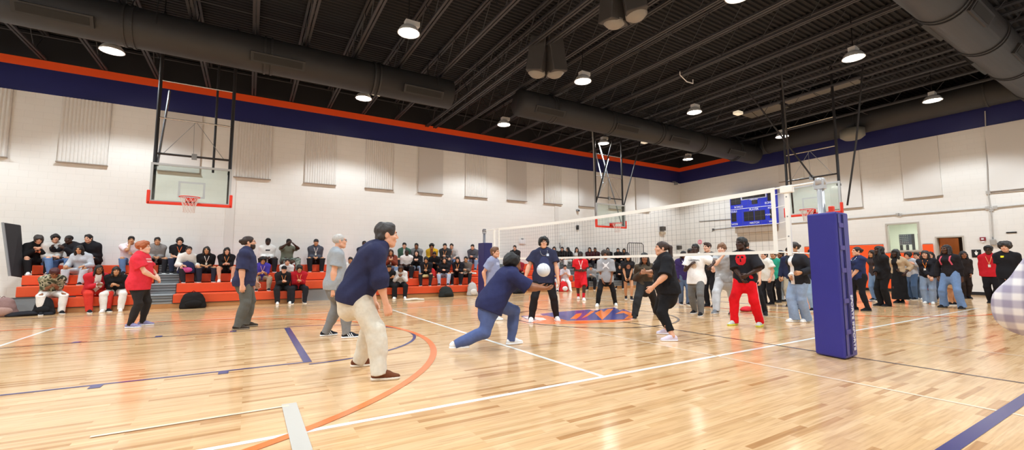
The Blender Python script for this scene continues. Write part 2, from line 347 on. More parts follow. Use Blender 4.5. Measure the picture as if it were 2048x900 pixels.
# ------------------------------------------------------------------ roof joists
JX = [-8.4, -7.0, -5.65, -4.25, -2.9, -1.5, -.12, 1.13, 2.48, 3.82, 5.2, 6.6, 6.98, 8.06, 9.4, 10.76, 12.2, 13.45, 14.85, 16.2, 17.55, 18.9, 20.25, 21.6]
for k, x in enumerate(JX):
    big = k in (11, 12); m = MB(); zb = 7.52 if not big else 7.42; d = .045
    for s in (-1, 1):
        m.box((x+s*d-.028, Y0, zb), (x+s*d+.028, Y1, zb+.055)); m.box((x+s*d-.03, Y0, 8.28), (x+s*d+.03, Y1, 8.345))
    yy = Y0; up = True; pts = []
    while yy < Y1: pts.append((x, yy, zb+.02 if up else 8.3)); up = not up; yy += .62
    m.tube(pts, .014, 5)
    j = m.build('ceiling_beam', M_JOIST); j['kind'] = 'structure'
m = MB()     # bridging rods across the joists
for yy in (2.6, 7.6, 12.4, 16.6): m.tube([(X0, yy, 7.6), (X1-1.5, yy, 7.6)], .012, 5)
structure(m.build('ceiling_bridging', M_JOIST))
# ================================================================== high-bay lamps
M_LENS = mat('lamp_lens', '#fffaf0', emit=EMIT_LENS); M_HOUSE = mat('lamp_housing', '#d9dadb', .35)
def lamp_parts(root):
    m = MB(); m.lathe([(0.02, -.06), (.14, -.06), (.19, -.09), (.24, -.16), (.275, -.225), (.28, -.24), (.262, -.245), (.235, -.19), (.19, -.10)], (0, 0, 0), 28); m.build('reflector', M_HOUSE, root, True)
    m = MB(); m.lathe([(.0, -.245), (.15, -.242), (.235, -.225), (.235, -.2), (0, -.2)], (0, 0, 0), 28); m.build('lens', M_LENS, root, True)
    m = MB(); m.box((-.10, -.09, -.06), (.10, .09, .08)); m.box((.11, -.06, -.02), (.27, .06, .10)); m.build('ballast_box', M_HOUSE, root)
    m = MB(); m.tube([(0, 0, .08), (0, 0, 1.06)], .015, 6); m.build('mounting_stem', M_DARK, root)
lampproto = None
VIS = {(2, 2): (808, 55), (1, 3): (225, 88), (2, 3): (728, 183), (3, 2): (1163, 148), (4, 2): (1387, 212), (3, 3): (1007, 239), (4, 3): (1208, 277), (5, 3): (1377, 311), (4, 1): (1708, 102), (5, 1): (1866, 188), (5, 2): (1565, 262), (3, 1): (1470, 0)}
WHERE = {(2, 2): 'second largest in view, nearest the left duct on the near side', (1, 3): 'leftmost in the photo, between the left duct and the orange stripe', (2, 3): 'beside a small white box above the long wall', (3, 2): 'right of the hanging loudspeaker pair',
 (4, 2): 'alone in mid ceiling, above the net', (3, 3): 'between the two round ducts, close to the orange stripe', (4, 3): 'above the middle basketball hoop', (5, 3): 'nearest the far corner of the room',
 (4, 1): 'high on the right, left of the large round duct', (5, 1): 'rightmost in the photo, close to the navy band', (5, 2): 'above the right hoop, in front of the header duct', (3, 1): 'cut by the top edge of the photo'}
def dup(root, loc):
    r = root.copy(); sc.collection.objects.link(r); r.location = loc
    for ch in root.children:
        c = ch.copy(); sc.collection.objects.link(c); c.parent = r
        for g in ch.children:
            d = g.copy(); sc.collection.objects.link(d); d.parent = c
    return r
for (i, j), px in VIS.items():
    loc = (LAMP_X[i], LAMP_Y[j], LAMP_Z)
    if lampproto is None: r = lampproto = empty('high_bay_light', loc); lamp_parts(r)
    else: r = dup(lampproto, loc)
    tag(r, 'lit round high-bay light, '+WHERE[(i, j)], 'ceiling light', 'high-bay lights under the black ceiling')
for px, lb in (((160, 60), 'small white ceiling box left of the leftmost light'), ((752, 186), 'small white box right beside a lit lamp above the long wall'), ((1288, 284), 'small white ceiling box above the middle hoop'), ((1476, 226), 'small white ceiling box hanging by the hoop struts at right')):
    p = on_plane(*px, 2, 7.3); r = empty('emergency_light', p, lb, 'light', 'small white emergency boxes'); m = MB()
    m.box((-.17, -.12, -.06), (.17, .12, .06)); m.build('box', mat('warm_box', '#f3e7cd', .5, emit=.5), r, bevel=.02)
    m = MB(); m.tube([(0, 0, .06), (0, 0, 1.06)], .012, 6); m.build('stem', M_DARK, r)
# ================================================================== ducts
M_SLOT = mat('grille_dark', '#151414', .7)
def duct(xa, xb, yc, zc, r, label, vents, side):
    rt = empty('air_duct', ((xa+xb)/2, yc, zc), label, 'duct', 'round ceiling ducts'); L = (xb-xa)/2
    m = MB(); m.lathe([(0, -L), (r, -L), (r, L), (0, L)], (0, 0, 0), 36, 0, 'x'); m.build('tube', M_DUCT, rt, False).data.polygons.foreach_set('use_smooth', [True]*(36*3))
    k = -L+1.3
    while k < L:
        for dx in (0, .16):
            m = MB(); m.lathe([(r, k+dx), (r+.025, k+dx), (r+.025, k+dx+.05), (r, k+dx+.05)], (0, 0, 0), 36, 0, 'x'); m.build('flange_ring', M_DUCT, rt)
        k += 2.9
    for vx in vents:
        x = vx-(xa+xb)/2
        for s, a in ((-1, 32), (1, 28)):        # boxes low on both flanks with a dark slotted face
            al = math.radians(a); R = np.array([[1, 0, 0], [0, math.cos(al)*s, -math.sin(al)*s], [0, math.sin(al), math.cos(al)]]); R = np.array([[1, 0, 0], [0, s*math.cos(al), s*math.sin(al)], [0, -math.sin(al), math.cos(al)]])
            c = R@np.array((0, r, 0)); g = MB(); g.box((x-.65, -.06, -.13), (x+.65, .05, .13), 0, R, c); gv = g.build('supply_grille', M_DUCT, rt)
            g = MB(); g.box((x-.58, .045, -.085), (x+.58, .062, .085), 0, R, c); g.build('slot', M_SLOT, gv)
    m = MB()
    for k in (-L+.6, 0, L-.6): m.tube([(k, -r, 0), (k, -r, 8.3-zc)], .012, 5); m.tube([(k, r, 0), (k, r, 8.3-zc)], .012, 5)
    m.build('hanger_rod', M_DARK, rt)
duct(-9.9, 5.6, 13.35, 7.0, .48, 'long round dark duct along the left side with side grilles', (-7.5, -3.9, .45, 4.55), 1)
duct(8.0, 22.8, 12.75, 7.0, .48, 'round dark duct running from mid ceiling to the far header duct', (9.1, 13.0, 16.3, 20.6), 1)
duct(-6, 22.8, 2.85, 7.0, .48, 'round dark duct overhead at the upper right of the hall', (2.0, 9.0, 13.6, 17.3), 1)
hd_ = empty('header_duct', (23.3, 6.2, 7.58), 'thick dark header duct running along the right wall over the navy band', 'duct')
m = MB(); L = 8.1; m.lathe([(0, -L), (.54, -L), (.54, L), (0, L)], (0, 0, 0), 36, 0, 'y'); m.build('tube', M_DUCT, hd_).data.polygons.foreach_set('use_smooth', [True]*108)
for yy in (-6, -2, 2, 6): m = MB(); m.lathe([(.54, yy), (.565, yy), (.565, yy+.06), (.54, yy+.06)], (0, 0, 0), 36, 0, 'y'); m.build('flange_ring', M_DUCT, hd_)
p = on_plane(1705, 270, 0, 22.7); m = MB(); m.lathe([(.0, -.22), (.3, -.2), (.45, -.08), (.45, .25), (0, .25)], tuple(p-np.array((23.3, 6.2, 7.58))), 24); m.build('drop_box', mat('duct_light', '#77766f', .6), hd_, True)
# flat boards lying between the joists at right
for (px0, py0), (px1, py1), lb in (((1490, 232), (1570, 212), 'grey flat board between ceiling joists, the nearer to the far corner'), ((1570, 205), (1720, 160), 'long grey flat board between ceiling joists above the right hoop')):
    a = on_plane(px0, py0, 2, 8.15); b = on_plane(px1, py1, 2, 8.15); r = empty('ceiling_board', (a+b)/2, lb, 'board'); h = (b-a)/2
    m = MB(); m.box((-abs(h[0])-.3, -abs(h[1]), -.02), (abs(h[0])+.3, abs(h[1]), .02)); m.build('panel', mat('board_grey', '#6d6b66', .8), r)
    m = MB(); m.tube([(-abs(h[0])-.3, 0, .02), (-abs(h[0])-.3, 0, .16)], .02, 6); m.tube([(abs(h[0])+.3, 0, .02), (abs(h[0])+.3, 0, .16)], .02, 6); m.build('hanger', M_DARK, r)
# loudspeaker clusters
M_SPK = mat('speaker_grey', '#3f3c3b', .6, noise=.1, nscale=8); M_SPKL = mat('speaker_face', '#8b867f', .6)
def speaker(px, z, label, ang):
    p = on_plane(*px, 2, z); r = empty('loudspeaker', p, label, 'loudspeaker', 'loudspeaker pairs over centre court', ang)
    for s in (-1, 1):
        R = np.array(Matrix.Rotation(s*.42, 3, 'Z')@Matrix.Rotation(-s*.16, 3, 'Y')); c = np.array((s*.27, 0, 0)); m = MB()
        m.prism([(-.24, -.3), (.24, -.3), (.24, .12), (.12, .34), (-.12, .34), (-.24, .12)], -.05, .95)
        m.v = [tuple(R@np.array(q)+c) for q in m.v]; cb = m.build('cabinet', M_SPK, r, bevel=.03)
        m = MB(); m.lathe([(0, -.14), (.15, -.13), (.245, -.05), (.25, .02), (0, .02)], (0, 0, 0), 20); m.v = [tuple(R@np.array(q)+c) for q in m.v]; m.build('horn', M_SPKL, cb, True)
    m = MB(); m.tube([(-.35, 0, .9), (.35, 0, .9)], .03, 8); m.tube([(0, 0, .9), (0, 0, 1.3)], .03, 8); m.build('yoke', M_DARK, r)
speaker((1092, 145), 6.75, 'pair of grey loudspeakers hanging left of centre below the black ceiling', -.5)
speaker((1250, 36), 6.95, 'pair of grey loudspeakers hanging at the top edge of the photo', -1.2)
r = empty('cable_loop', on_plane(1385, 158, 2, 7.4), 'short loose white cable hanging under the ceiling joists', 'cable'); m = MB()
a = on_plane(1360, 150, 2, 7.45); b = on_plane(1386, 167, 2, 7.4); c_ = (a+b)/2+np.array((0, 0, -.08)); m.tube([a+np.array((0, 0, .12)), a, c_, b, b+np.array((0, 0, .14))], .016, 6); o = m.build('cable', M_WHITEM, r); o.location = -np.array(r.location)
# ================================================================== acoustic wall panels
M_PANEL = mat('panel_fabric', '#dcd8d3', .8, noise=.05, nscale=12); M_PANELG = mat('panel_plain', '#cfcbc7', .85); M_LEDGE = mat('panel_ledge', '#9a8d80', .6)
PX = [-7.35, -5.15, -2.75, -.60, 1.68, 3.97, 6.24, 8.51, 10.78, 13.04, 15.35, 17.6, 19.8]
PL = ['at the far left edge of the photo', 'second from the left edge of the photo', 'behind the left basketball hoop', 'right beside the left basketball hoop', 'above the bearded man, with bright flutes', 'above the leaning man in navy', 'third right of the bright fluted one', 'above the far net post', 'above the left end of the net', 'above the man in the navy tee', 'left behind the middle hoop', 'right behind the middle hoop', 'nearest the far corner']
PL[4] = 'above the grey-haired man'; PL[6] = 'above the seated crowd right of the leaning man'
for k, x in enumerate(PX):
    wd = 1.14; fl_ = k not in (2, 6, 8, 10, 12); zb = 4.38
    r = empty('acoustic_panel', (x+wd/2, Y1-.008, zb), ('fluted white' if fl_ else 'plain pale grey')+' acoustic wall panel '+PL[k], 'wall panel', 'acoustic panels along the long wall')
    H_ = ZB-zb-.02; m = MB()
    if fl_:
        nn = 13; pr = []
        for q in range(nn):
            x0 = -wd/2+wd*q/nn; d = wd/nn; pr += [(x0, -.05), (x0+d*.35, -.075), (x0+d*.65, -.075), (x0+d, -.05)]
        pr = [(-wd/2, 0)]+pr+[(wd/2, 0)]
        n = len(pr); m.add([(a, b, .03) for a, b in pr]+[(a, b, H_) for a, b in pr], [(i, i+1, i+1+n, i+n) for i in range(n-1)]+[tuple(range(n))[::-1], tuple(range(n, 2*n))])
    else: m.box((-wd/2, -.07, .03), (wd/2, 0, H_))
    m.build('flutes' if fl_ else 'board', M_PANEL if fl_ else M_PANELG, r)
    m = MB(); m.box((-wd/2-.02, -.11, 0), (wd/2+.02, 0, .03)); m.build('bottom_ledge', M_LEDGE, r)
# panels on the right wall
for y0, y1, zb, lb in ((8.55, 9.8, 3.78, 'tall pale panel on the right wall behind the right hoop'), (5.85, 7.05, 3.95, 'tall pale panel on the right wall above the window'), (3.3, 4.5, 3.9, 'tall pale panel on the right wall at the right edge of the photo'), (10.9, 12.1, 5.5, 'pale panel on the right wall above the scoreboard')):
    r = empty('acoustic_panel', (X1-.008, (y0+y1)/2, zb), lb, 'wall panel', 'plain panels on the right wall'); h = (y1-y0)/2
    m = MB(); m.box((-.06, -h, .03), (0, h, ZB-zb-.02)); m.build('board', mat('panel_right', '#dedad5', .8), r)
    m = MB(); m.box((-.075, -h-.02, 0), (0, h+.02, .03)); m.build('bottom_ledge', M_LEDGE, r)
# ================================================================== basketball hoops
M_BBG = bpy.data.materials.new('backboard_glass'); M_BBG.use_nodes = True
_nt = M_BBG.node_tree; _o = _nt.nodes['Material Output']; _nt.nodes.remove(_nt.nodes['Principled BSDF'])
_t = _nt.nodes.new('ShaderNodeBsdfTransparent'); _t.inputs[0].default_value = (.88, .93, .9, 1); _g = _nt.nodes.new('ShaderNodeBsdfGlossy'); _g.inputs['Roughness'].default_value = .05
_mx = _nt.nodes.new('ShaderNodeMixShader'); _mx.inputs[0].default_value = .06
_nt.links.new(_t.outputs[0], _mx.inputs[1]); _nt.links.new(_g.outputs[0], _mx.inputs[2]); _nt.links.new(_mx.outputs[0], _o.inputs[0])
M_RIM = mat('rim_red', '#e2331f', .4); M_PAD = mat('backboard_pad_red', '#e8381f', .5); M_POLE = mat('black_pole', '#222022', .45); M_NET = mat('net_cord', '#d9c8c0', .8)
def hoop(loc, rz, label, side_braces):
    """local: board in the xz plane, facing -y, origin at the board's bottom middle"""
    r = empty('basketball_hoop', loc, label, 'basketball hoop', 'ceiling-hung basketball hoops', rz); W, H_ = .915, 1.07
    m = MB(); m.box((-W+.05, -.012, .05), (W-.05, .0, H_-.05)); bd = m.build('backboard', M_BBG, r)
    m = MB(); m.box((-W, -.03, 0), (-W+.055, .03, H_)); m.box((W-.055, -.03, 0), (W, .03, H_)); m.box((-W+.05, -.03, H_-.055), (W-.05, .03, H_)); m.box((-W+.05, -.03, 0), (W-.05, .03, .055)); m.build('board_frame', mat('board_frame', '#b9bcbd', .4), bd)
    m = MB(); s = .305; b0 = .16; h = .455; t = .05; y = -.02
    m.box((-s, y, b0), (-s+t, y+.006, b0+h)); m.box((s-t, y, b0), (s, y+.006, b0+h)); m.box((-s+t, y, b0+h-t), (s-t, y+.006, b0+h)); m.box((-s+t, y, b0), (s-t, y+.006, b0+t)); m.build('target_square', mat('target_white', '#b9bfc0', .5), bd)
    m = MB(); m.box((-W-.03, -.05, -.05), (W+.03, .05, .03))
    for s in (-1, 1): m.box((min(s*(W-.03), s*(W+.045)), -.05, -.05), (max(s*(W-.03), s*(W+.045)), .05, .32))
    m.build('edge_pad', M_PAD, r, bevel=.02)
    rz_ = .14; rc = (-0, -.38, rz_)
    m = MB(); ring = [(rc[0]+.228*math.cos(a), rc[1]+.228*math.sin(a), rz_) for a in np.linspace(0, 2*math.pi, 29)[:-1]]; m.tube(ring, .011, 8, closed=True)
    m.tube([(-.16, -.22, rz_), (-.09, -.03, rz_-.0)], .009, 6); m.tube([(.16, -.22, rz_), (.09, -.03, rz_)], .009, 6)
    m.box((-.1, -.17, rz_-.09), (.1, -.02, rz_-.01)); m.box((-.13, -.03, -.02), (.13, -.012, .17)); rim = m.build('rim', M_RIM, r)
    m = MB(); lv = [(.222, 0), (.19, -.09), (.16, -.18), (.135, -.27), (.125, -.36), (.13, -.42)]; n = 12
    for i in range(len(lv)-1):
        for k in range(n):
            for d in (-.5, .5):
                a = 2*math.pi*(k+(.5 if i % 2 else 0))/n; b = a+d*2*math.pi/n
                m.tube([(rc[0]+lv[i][0]*math.cos(a), rc[1]+lv[i][0]*math.sin(a), rz_+lv[i][1]), (rc[0]+lv[i+1][0]*math.cos(b), rc[1]+lv[i+1][0]*math.sin(b), rz_+lv[i+1][1])], .005, 4, cap=False)
    m.build('hoop_net', M_NET, rim)
    up = 8.3-loc[2]
    for s in (-1, 1):      # two masts up to the roof
        m = MB(); m.tube([(s*(W-.06), .09, .06), (s*(W-.06), .09, up)], .045, 10); m.box((s*(W-.06)-.05, .02, H_*.85), (s*(W-.06)+.05, .13, H_*.85+.08)); m.build('mast', M_POLE, r)
    m = MB(); m.tube([(-(W-.06), .09, H_+.28), (W-.06, .09, H_+.28)], .03, 8); m.build('cross_bar', M_POLE, r)
    m = MB(); m.tube([(-(W-.06), .09, 2.35), (W-.06, .09, 2.35)], .022, 8); m.build('tie_bar', M_CHROME, r); m = MB(); m.tube([(-(W-.1), .09, 3.4), (W-.1, .09, 3.4)], .018, 8); m.build('tie_bar', M_CHROME, r)
    m = MB(); m.tube([(0, .09, 2.35), (-.7, .09, H_+.28)], .008, 6); m.tube([(0, .09, 2.35), (.7, .09, H_+.28)], .008, 6); m.tube([(-.05, .09, 2.35), (-.02, .09, H_+.28)], .006, 5); m.build('guy_wire', M_GREYM, r)
    m = MB(); m.box((-.06, .06, H_+.2), (.06, .13, H_+.36)); m.build('wire_clamp', M_GREYM, r)
    for pts, mm in side_braces:
        m = MB(); m.tube(pts, .03, 8); m.build('brace', mm, r)
BB_Y = 14.8
hoop((-1.45, BB_Y, 2.93), 0, 'basketball hoop with glass backboard over the left bleachers', [
    ([(-.80, .09, 1.0), (-.72, .5, 3.0), (-.72, .6, 3.3)], M_CHROME), ([(.45, .12, H_2) for H_2 in (.95, 5.3)], M_POLE)])
hoop((14.36, BB_Y, 2.95), 0, 'basketball hoop with glass backboard behind the middle of the net', [
    ([(-.86, .12, .1), (-1.55, -.6, 3.3), (-1.7, -.7, 4.6)], M_GREYM), ([(-.80, .12, 1.1), (.2, -.2, 4.6)], M_POLE), ([(-.3, .5, 1.5), (.5, .6, 3.4)], M_GREYM), ([(.8, .12, .1), (.05, .8, 4.2)], M_GREYM), ([(.3, .8, 2.2), (1.0, 2.2, 4.6)], M_GREYM), ([(.9, .12, .9), (2.0, -.2, 4.6)], M_POLE)])
hoop((17.45, 7.74, 3.02), -math.pi/2, 'basketball hoop with glass backboard beside the padded near post', [
    ([(-.7, .12, .1), (.3, -2.2, 5.0)], M_POLE), ([(.1, .15, 1.2), (-1.3, -1.5, 4.8)], M_POLE), ([(1.05, .1, .2), (1.55, -.2, 2.3), (2.0, -.4, 5.0)], M_POLE)])
# ================================================================== volleyball net
NX = 6.95; NY0, NY1 = 3.62, 12.3; NZ0, NZ1 = 1.42, 2.40
net = empty('volleyball_net', (NX, (NY0+NY1)/2, 0), 'volleyball net stretched across the court between two padded posts', 'volleyball net')
yo = (NY0+NY1)/2; hn = (NY1-NY0)/2
sag = lambda y: -.055*(1-(y/hn)**2)
M_CORD = mat('net_mesh_cord', '#55555a', .8); M_TAPE = mat('net_tape', '#f3f1ea', .7)
m = MB(); k = -hn; nv = int(2*hn/.1)
for i in range(nv+1):
    y = -hn+2*hn*i/nv; m.box((-.0010, y-.0010, NZ0+sag(y)*.4), (.0010, y+.0010, NZ1-.03+sag(y)))
for j in range(1, 10):
    z0 = NZ0+(NZ1-NZ0)*j/10
    for i in range(nv):
        ya = -hn+2*hn*i/nv; yb = -hn+2*hn*(i+1)/nv; z = z0+sag((ya+yb)/2)*(.4+.06*j); m.box((-.0010, ya, z-.0010), (.0010, yb, z+.0010))
m.build('mesh', M_CORD, net)
def tape(z, h, name, sg):
    m = MB(); N = 40
    for i in range(N):
        ya = -hn+2*hn*i/N; yb = -hn+2*hn*(i+1)/N
        v = []
        for x in (-.006, .006):
            for y in (ya, yb):
                for dz in (-h/2, h/2): v.append((x, y, z+dz+sag(y)*sg))
        m.add(v, [(0, 1, 3, 2), (4, 6, 7, 5), (0, 2, 6, 4), (1, 5, 7, 3)]+([(0, 4, 5, 1)] if i == 0 else [])+([(2, 3, 7, 6)] if i == N-1 else []))
    return m.build(name, M_TAPE, net)
tape(NZ1-.015, .07, 'top_tape', 1); tape(NZ0, .05, 'bottom_tape', .4)
for y, nm in ((-hn, 'side_tape'), (hn, 'side_tape')):
    m = MB(); m.box((-.009, y-.028, NZ0-.03), (.009, y+.028, NZ1+.02)); m.build(nm, M_TAPE, net)
m = MB(); m.box((-.02, -hn-.24, NZ0-.06), (.02, -hn-.17, NZ1+.0)); m.box((-.035, -hn-.30, NZ1-.09), (.035, -hn-.12, NZ1+.02)); sp = m.build('end_sleeve', M_TAPE, net, bevel=.01)
m = MB()
for z in (1.65, 1.95, 2.25, 2.34): m.lathe([(0, -.024), (.012, -.022), (.012, .022), (0, .024)], (0, -hn-.205, z), 10, 0, 'x')
m.build('grommet', M_GREYM, sp)
m = MB(); m.box((-.02, hn+.3, NZ0), (.02, hn+.36, NZ1)); m.build('end_sleeve', M_TAPE, net)
m = MB()
P0 = 2.96-yo; P1 = 13.35-yo
for q0, q1, rr_ in (((0, -hn, NZ1), (0, P0, 2.41), .012), ((0, hn, NZ1), (0, P1, 2.40), .010), ((0, -hn, NZ0), (0, P0+.1, 1.38), .010), ((0, hn, NZ0), (0, P1, 1.42), .008)): m = MB(); m.tube([q0, q1], rr_, 6); m.build('rope', M_TAPE, net)
for z in (1.6, 1.85, 2.1, 2.3):
    m = MB(); m.tube([(0, -hn, z), (0, -hn-.19, z+.03)], .004, 5); m.build('lashing', M_TAPE, net); m = MB(); m.tube([(0, hn, z), (0, hn+.32, z)], .003, 5); m.build('lashing', M_TAPE, net)
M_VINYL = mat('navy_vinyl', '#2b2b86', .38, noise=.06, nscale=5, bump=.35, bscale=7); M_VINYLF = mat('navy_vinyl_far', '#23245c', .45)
def net_post(y, label, near):
    r = empty('net_post', (NX, y, 0), label, 'net post', 'padded volleyball posts')
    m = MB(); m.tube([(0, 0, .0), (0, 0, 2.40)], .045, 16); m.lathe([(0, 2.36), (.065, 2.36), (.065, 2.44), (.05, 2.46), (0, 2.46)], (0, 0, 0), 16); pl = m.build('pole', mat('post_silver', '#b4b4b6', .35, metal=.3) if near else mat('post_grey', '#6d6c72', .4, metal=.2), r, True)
    m = MB(); m.box((-.05, -.06, 2.30), (.05, .06, 2.42)); m.lathe([(0, -.02), (.04, -.02), (.04, .02), (0, .02)], (0, .05, 2.36), 14, 0, 'x'); m.build('pulley', M_CHROME, pl)
    if near:
        q = [(-.27, -.18), (.07, -.17), (.07, .16), (-.19, .15)]
        q = [(6.76-NX-.06, .09), (6.68-NX-.06, -.30), (7.03-NX, -.28), (7.10-NX, .10)]
        m = MB(); n = 14; z0, z1 = .01, 1.93
        m.prism(q, z0, z1); pd = m.build('pad', M_VINYL, r, bevel=.025)
        m = MB(); a, b = np.array(q[1]), np.array(q[2]); d = (b-a)/np.linalg.norm(b-a); nn = np.array([d[1], -d[0]])
        for t0 in (.10, .42, .52): 
            c0 = a+(b-a)*t0+nn*.004; m.box((-.003, -.003, .05), (.003, .003, 1.90), 0, None, None) if False else None
            m.tube([(c0[0], c0[1], .05), (c0[0], c0[1], 1.9)], .005, 6)
        m.build('seam', M_VINYLF, pd)
        m = MB()
        for z in (.35, .75, 1.15, 1.45, 1.75):
            c0 = a+(b-a)*.30+nn*.006; m.box((-.07, -.004, -.03), (.07, .006, .03), 0, np.array([[d[0], nn[0], 0], [d[1], nn[1], 0], [0, 0, 1]]), (c0[0], c0[1], z))
        m.build('strap', mat('strap_violet', '#4a448f', .6), pd)
        c0 = a+(b-a)*.70+nn*.012; Rl = np.array([[0, d[0], nn[0]], [0, d[1], nn[1]], [1, 0, 0]])
        Rl = np.array([[0, -d[0], nn[0]], [0, -d[1], nn[1]], [-1, 0, 0]])@np.array([[1, 0, 0], [0, -1, 0], [0, 0, 1.]]); Rl = np.array([[0., d[0], nn[0]], [0., d[1], nn[1]], [-1., 0., 0.]]) 
        Rl[:, 0] = np.cross(Rl[:, 1], Rl[:, 2])
        text_mesh('SPORTS IMPORTS', .092, 'lettering', mat('pad_white', '#dcdcea', .6), pd, Rl, (c0[0], c0[1], .46), .002, 1.02)
        m = MB(); m.box((-.03, -.15, 1.90), (.035, -.09, 2.04)); m.build('crank_handle', mat('crank_red', '#ea3c22', .5), r, bevel=.01)
        m = MB(); m.tube([(0, .0, 2.38), (-.02, -.06, 1.9)], .008, 6); m.build('winch_cable', M_GREYM, r)
    else:
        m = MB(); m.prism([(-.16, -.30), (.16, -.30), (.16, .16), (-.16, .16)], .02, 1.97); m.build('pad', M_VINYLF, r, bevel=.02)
net_post(2.96, 'near volleyball post wrapped in a tall navy pad with white lettering', True)
net_post(13.35, 'far volleyball post in a navy pad, left end of the net', False)
# ================================================================== scoreboard
sb = empty('scoreboard', (X1, 13.42, 3.3), 'royal blue scoreboard mounted high on the right wall behind the net', 'scoreboard')
M_BLUE = mat('scoreboard_blue', '#1d2fc0', .45); M_BOX = mat('mount_box_tan', '#a89684', .7); M_DIG = mat('digit_black', '#1d1718', .5)
hw_ = 1.26; HH = 1.85
m = MB(); m.box((-.42, -hw_, 0), (-.2, hw_, HH)); m.build('cabinet', M_BLUE, sb)
m = MB(); m.box((-.2, -hw_+.15, -.02), (0, hw_-.15, HH-.1)); m.v = list(m.v); m.prism([(0, 0), (0, 0), (0, 0)], 0, 0) if False else None; m.box((-.36, -hw_+.18, -.36), (0, hw_-.18, 0)); m.build('mounting_box', M_BOX, sb)
yy = lambda u: hw_-u*2*hw_     # u from the left edge as seen
def spanel(name, u0, u1, v0, v1, mm, x=-.425, t=.012, par=sb):
    mb = MB(); mb.box((x-t, yy(u1), HH*(1-v1)), (x, yy(u0), HH*(1-v0))); return mb.build(name, mm, par)
M_SW = mat('scoreboard_white', '#d8dcf5', .5)
for u0, u1, v0, v1 in ((.0, 1, .455, .472), (.26, .285, .02, .19), (.80, .825, .02, .19), (.26, .825, .185, .205), (0, 1, .985, 1.0)): spanel('trim_line', u0, u1, v0, v1, M_SW)
for u0, u1, v0, v1 in ((.02, .25, .06, .32), (.29, .80, .02, .18), (.84, .98, .06, .32), (.5, .62, .235, .36), (.02, .13, .57, .83), (.31, .53, .57, .85), (.55, .77, .57, .85), (.87, .98, .57, .83)):
    d = spanel('digit_window', u0, u1, v0, v1, M_DIG)
RS = np.array([[0, 0, -1.], [-1., 0, 0], [0, 1., 0]])
for tx, u, v, s in (('HOME', .13, .03, .17), ('GUEST', .91, .03, .14), ('PERIOD', .55, .22, .13), ('BONUS', .2, .40, .15), ('BONUS', .88, .375, .15), ('PLAYER', .54, .52, .15), ('FOULS', .075, .53, .14), ('FOULS', .92, .53, .14), ('FOUL', .84, .72, .12), ('MATCH', .54, .92, .15), ('WON', .09, .92, .14), ('WON', .92, .92, .14)):
    text_mesh(tx, s, 'lettering', M_SW, sb, RS, (-.44, yy(u), HH*(1-v)), .004)
p = on_plane(1478, 381, 0, X1); r = empty('conduit', (X1-.05, 12.0, 2.55), 'thin grey conduit line on the right wall below and beside the scoreboard', 'conduit')
def wall_pipe(pts, rad, name, label, mm, cat='conduit'):
    P = [on_plane(a, b, 0, X1-.04) for a, b in pts]; c0 = sum(P)/len(P); mb = MB(); mb.tube(P, rad, 8); r = empty(name, c0, label, cat, 'conduits on the right wall')
    o = mb.build('pipe', mm, r); o.location = -c0
    mb = MB()
    for q in P[1:-1]: mb.box(q-np.array((.01, .06, .06)), q+np.array((.05, .06, .06)))
    if len(P) > 2: mb.build('junction_box', mm, r).location = -c0
    return r
bpy.data.objects.remove(r)
M_COND = mat('conduit_paint', '#b5b1ac', .5)
wall_pipe([(1576, 447), (1640, 442), (1795, 429), (1800, 430), (1975, 416), (1982, 419), (1990, 415), (2060, 408)], .022, 'conduit', 'long thin conduit running across the right wall above the doorway', M_COND)
wall_pipe([(1982, 419), (1986, 478)], .02, 'conduit', 'short conduit dropping to the box above the red hoodie boy', M_COND)
wall_pipe([(1398, 443), (1466, 438)], .016, 'conduit', 'thin dark conduit left of the scoreboard, upper', mat('conduit_dark', '#5a5858', .5))
wall_pipe([(1424, 463), (1426, 459), (1466, 455)], .016, 'conduit', 'thin dark conduit left of the scoreboard, lower', mat('conduit_dark', '#5a5858', .5))
wall_pipe([(1970, 222), (1976, 385), (1981, 418)], .018, 'conduit', 'vertical conduit from the navy band down the right wall', M_COND)
wall_pipe([(1980, 386), (2060, 379)], .016, 'conduit', 'horizontal conduit near the right edge of the photo', M_COND)
# orange wall pads (one unit each side of the window)
for (y0, y1, z1, lb) in ((7.9, 9.5, 2.05, 'orange wall pad behind the girl in navy scrubs'), (6.62, 7.86, 1.66, 'lower orange wall pad under the window'), (6.27, 6.6, 2.0, 'narrow orange wall pad between window and doorway'), (9.52, 11.1, 2.05, 'orange wall pad partly behind the near post pad')):
    r = empty('wall_pad', (X1, (y0+y1)/2, 0), lb, 'wall pad', 'orange wall pads'); h = (y1-y0)/2; m = MB(); m.box((-.06, -h, .12), (-.0, h, z1)); m.build('cushion', mat('pad_orange', '#fb5a1c', .5), r, bevel=.02)
    m = MB(); m.box((-.065, -h+.01, .1), (-.0, h-.01, .125)); m.box((-.03, -h+.01, z1), (0, h-.01, z1+.02)); m.build('nailer_strip', mat('pad_edge', '#3a302c', .6), r)
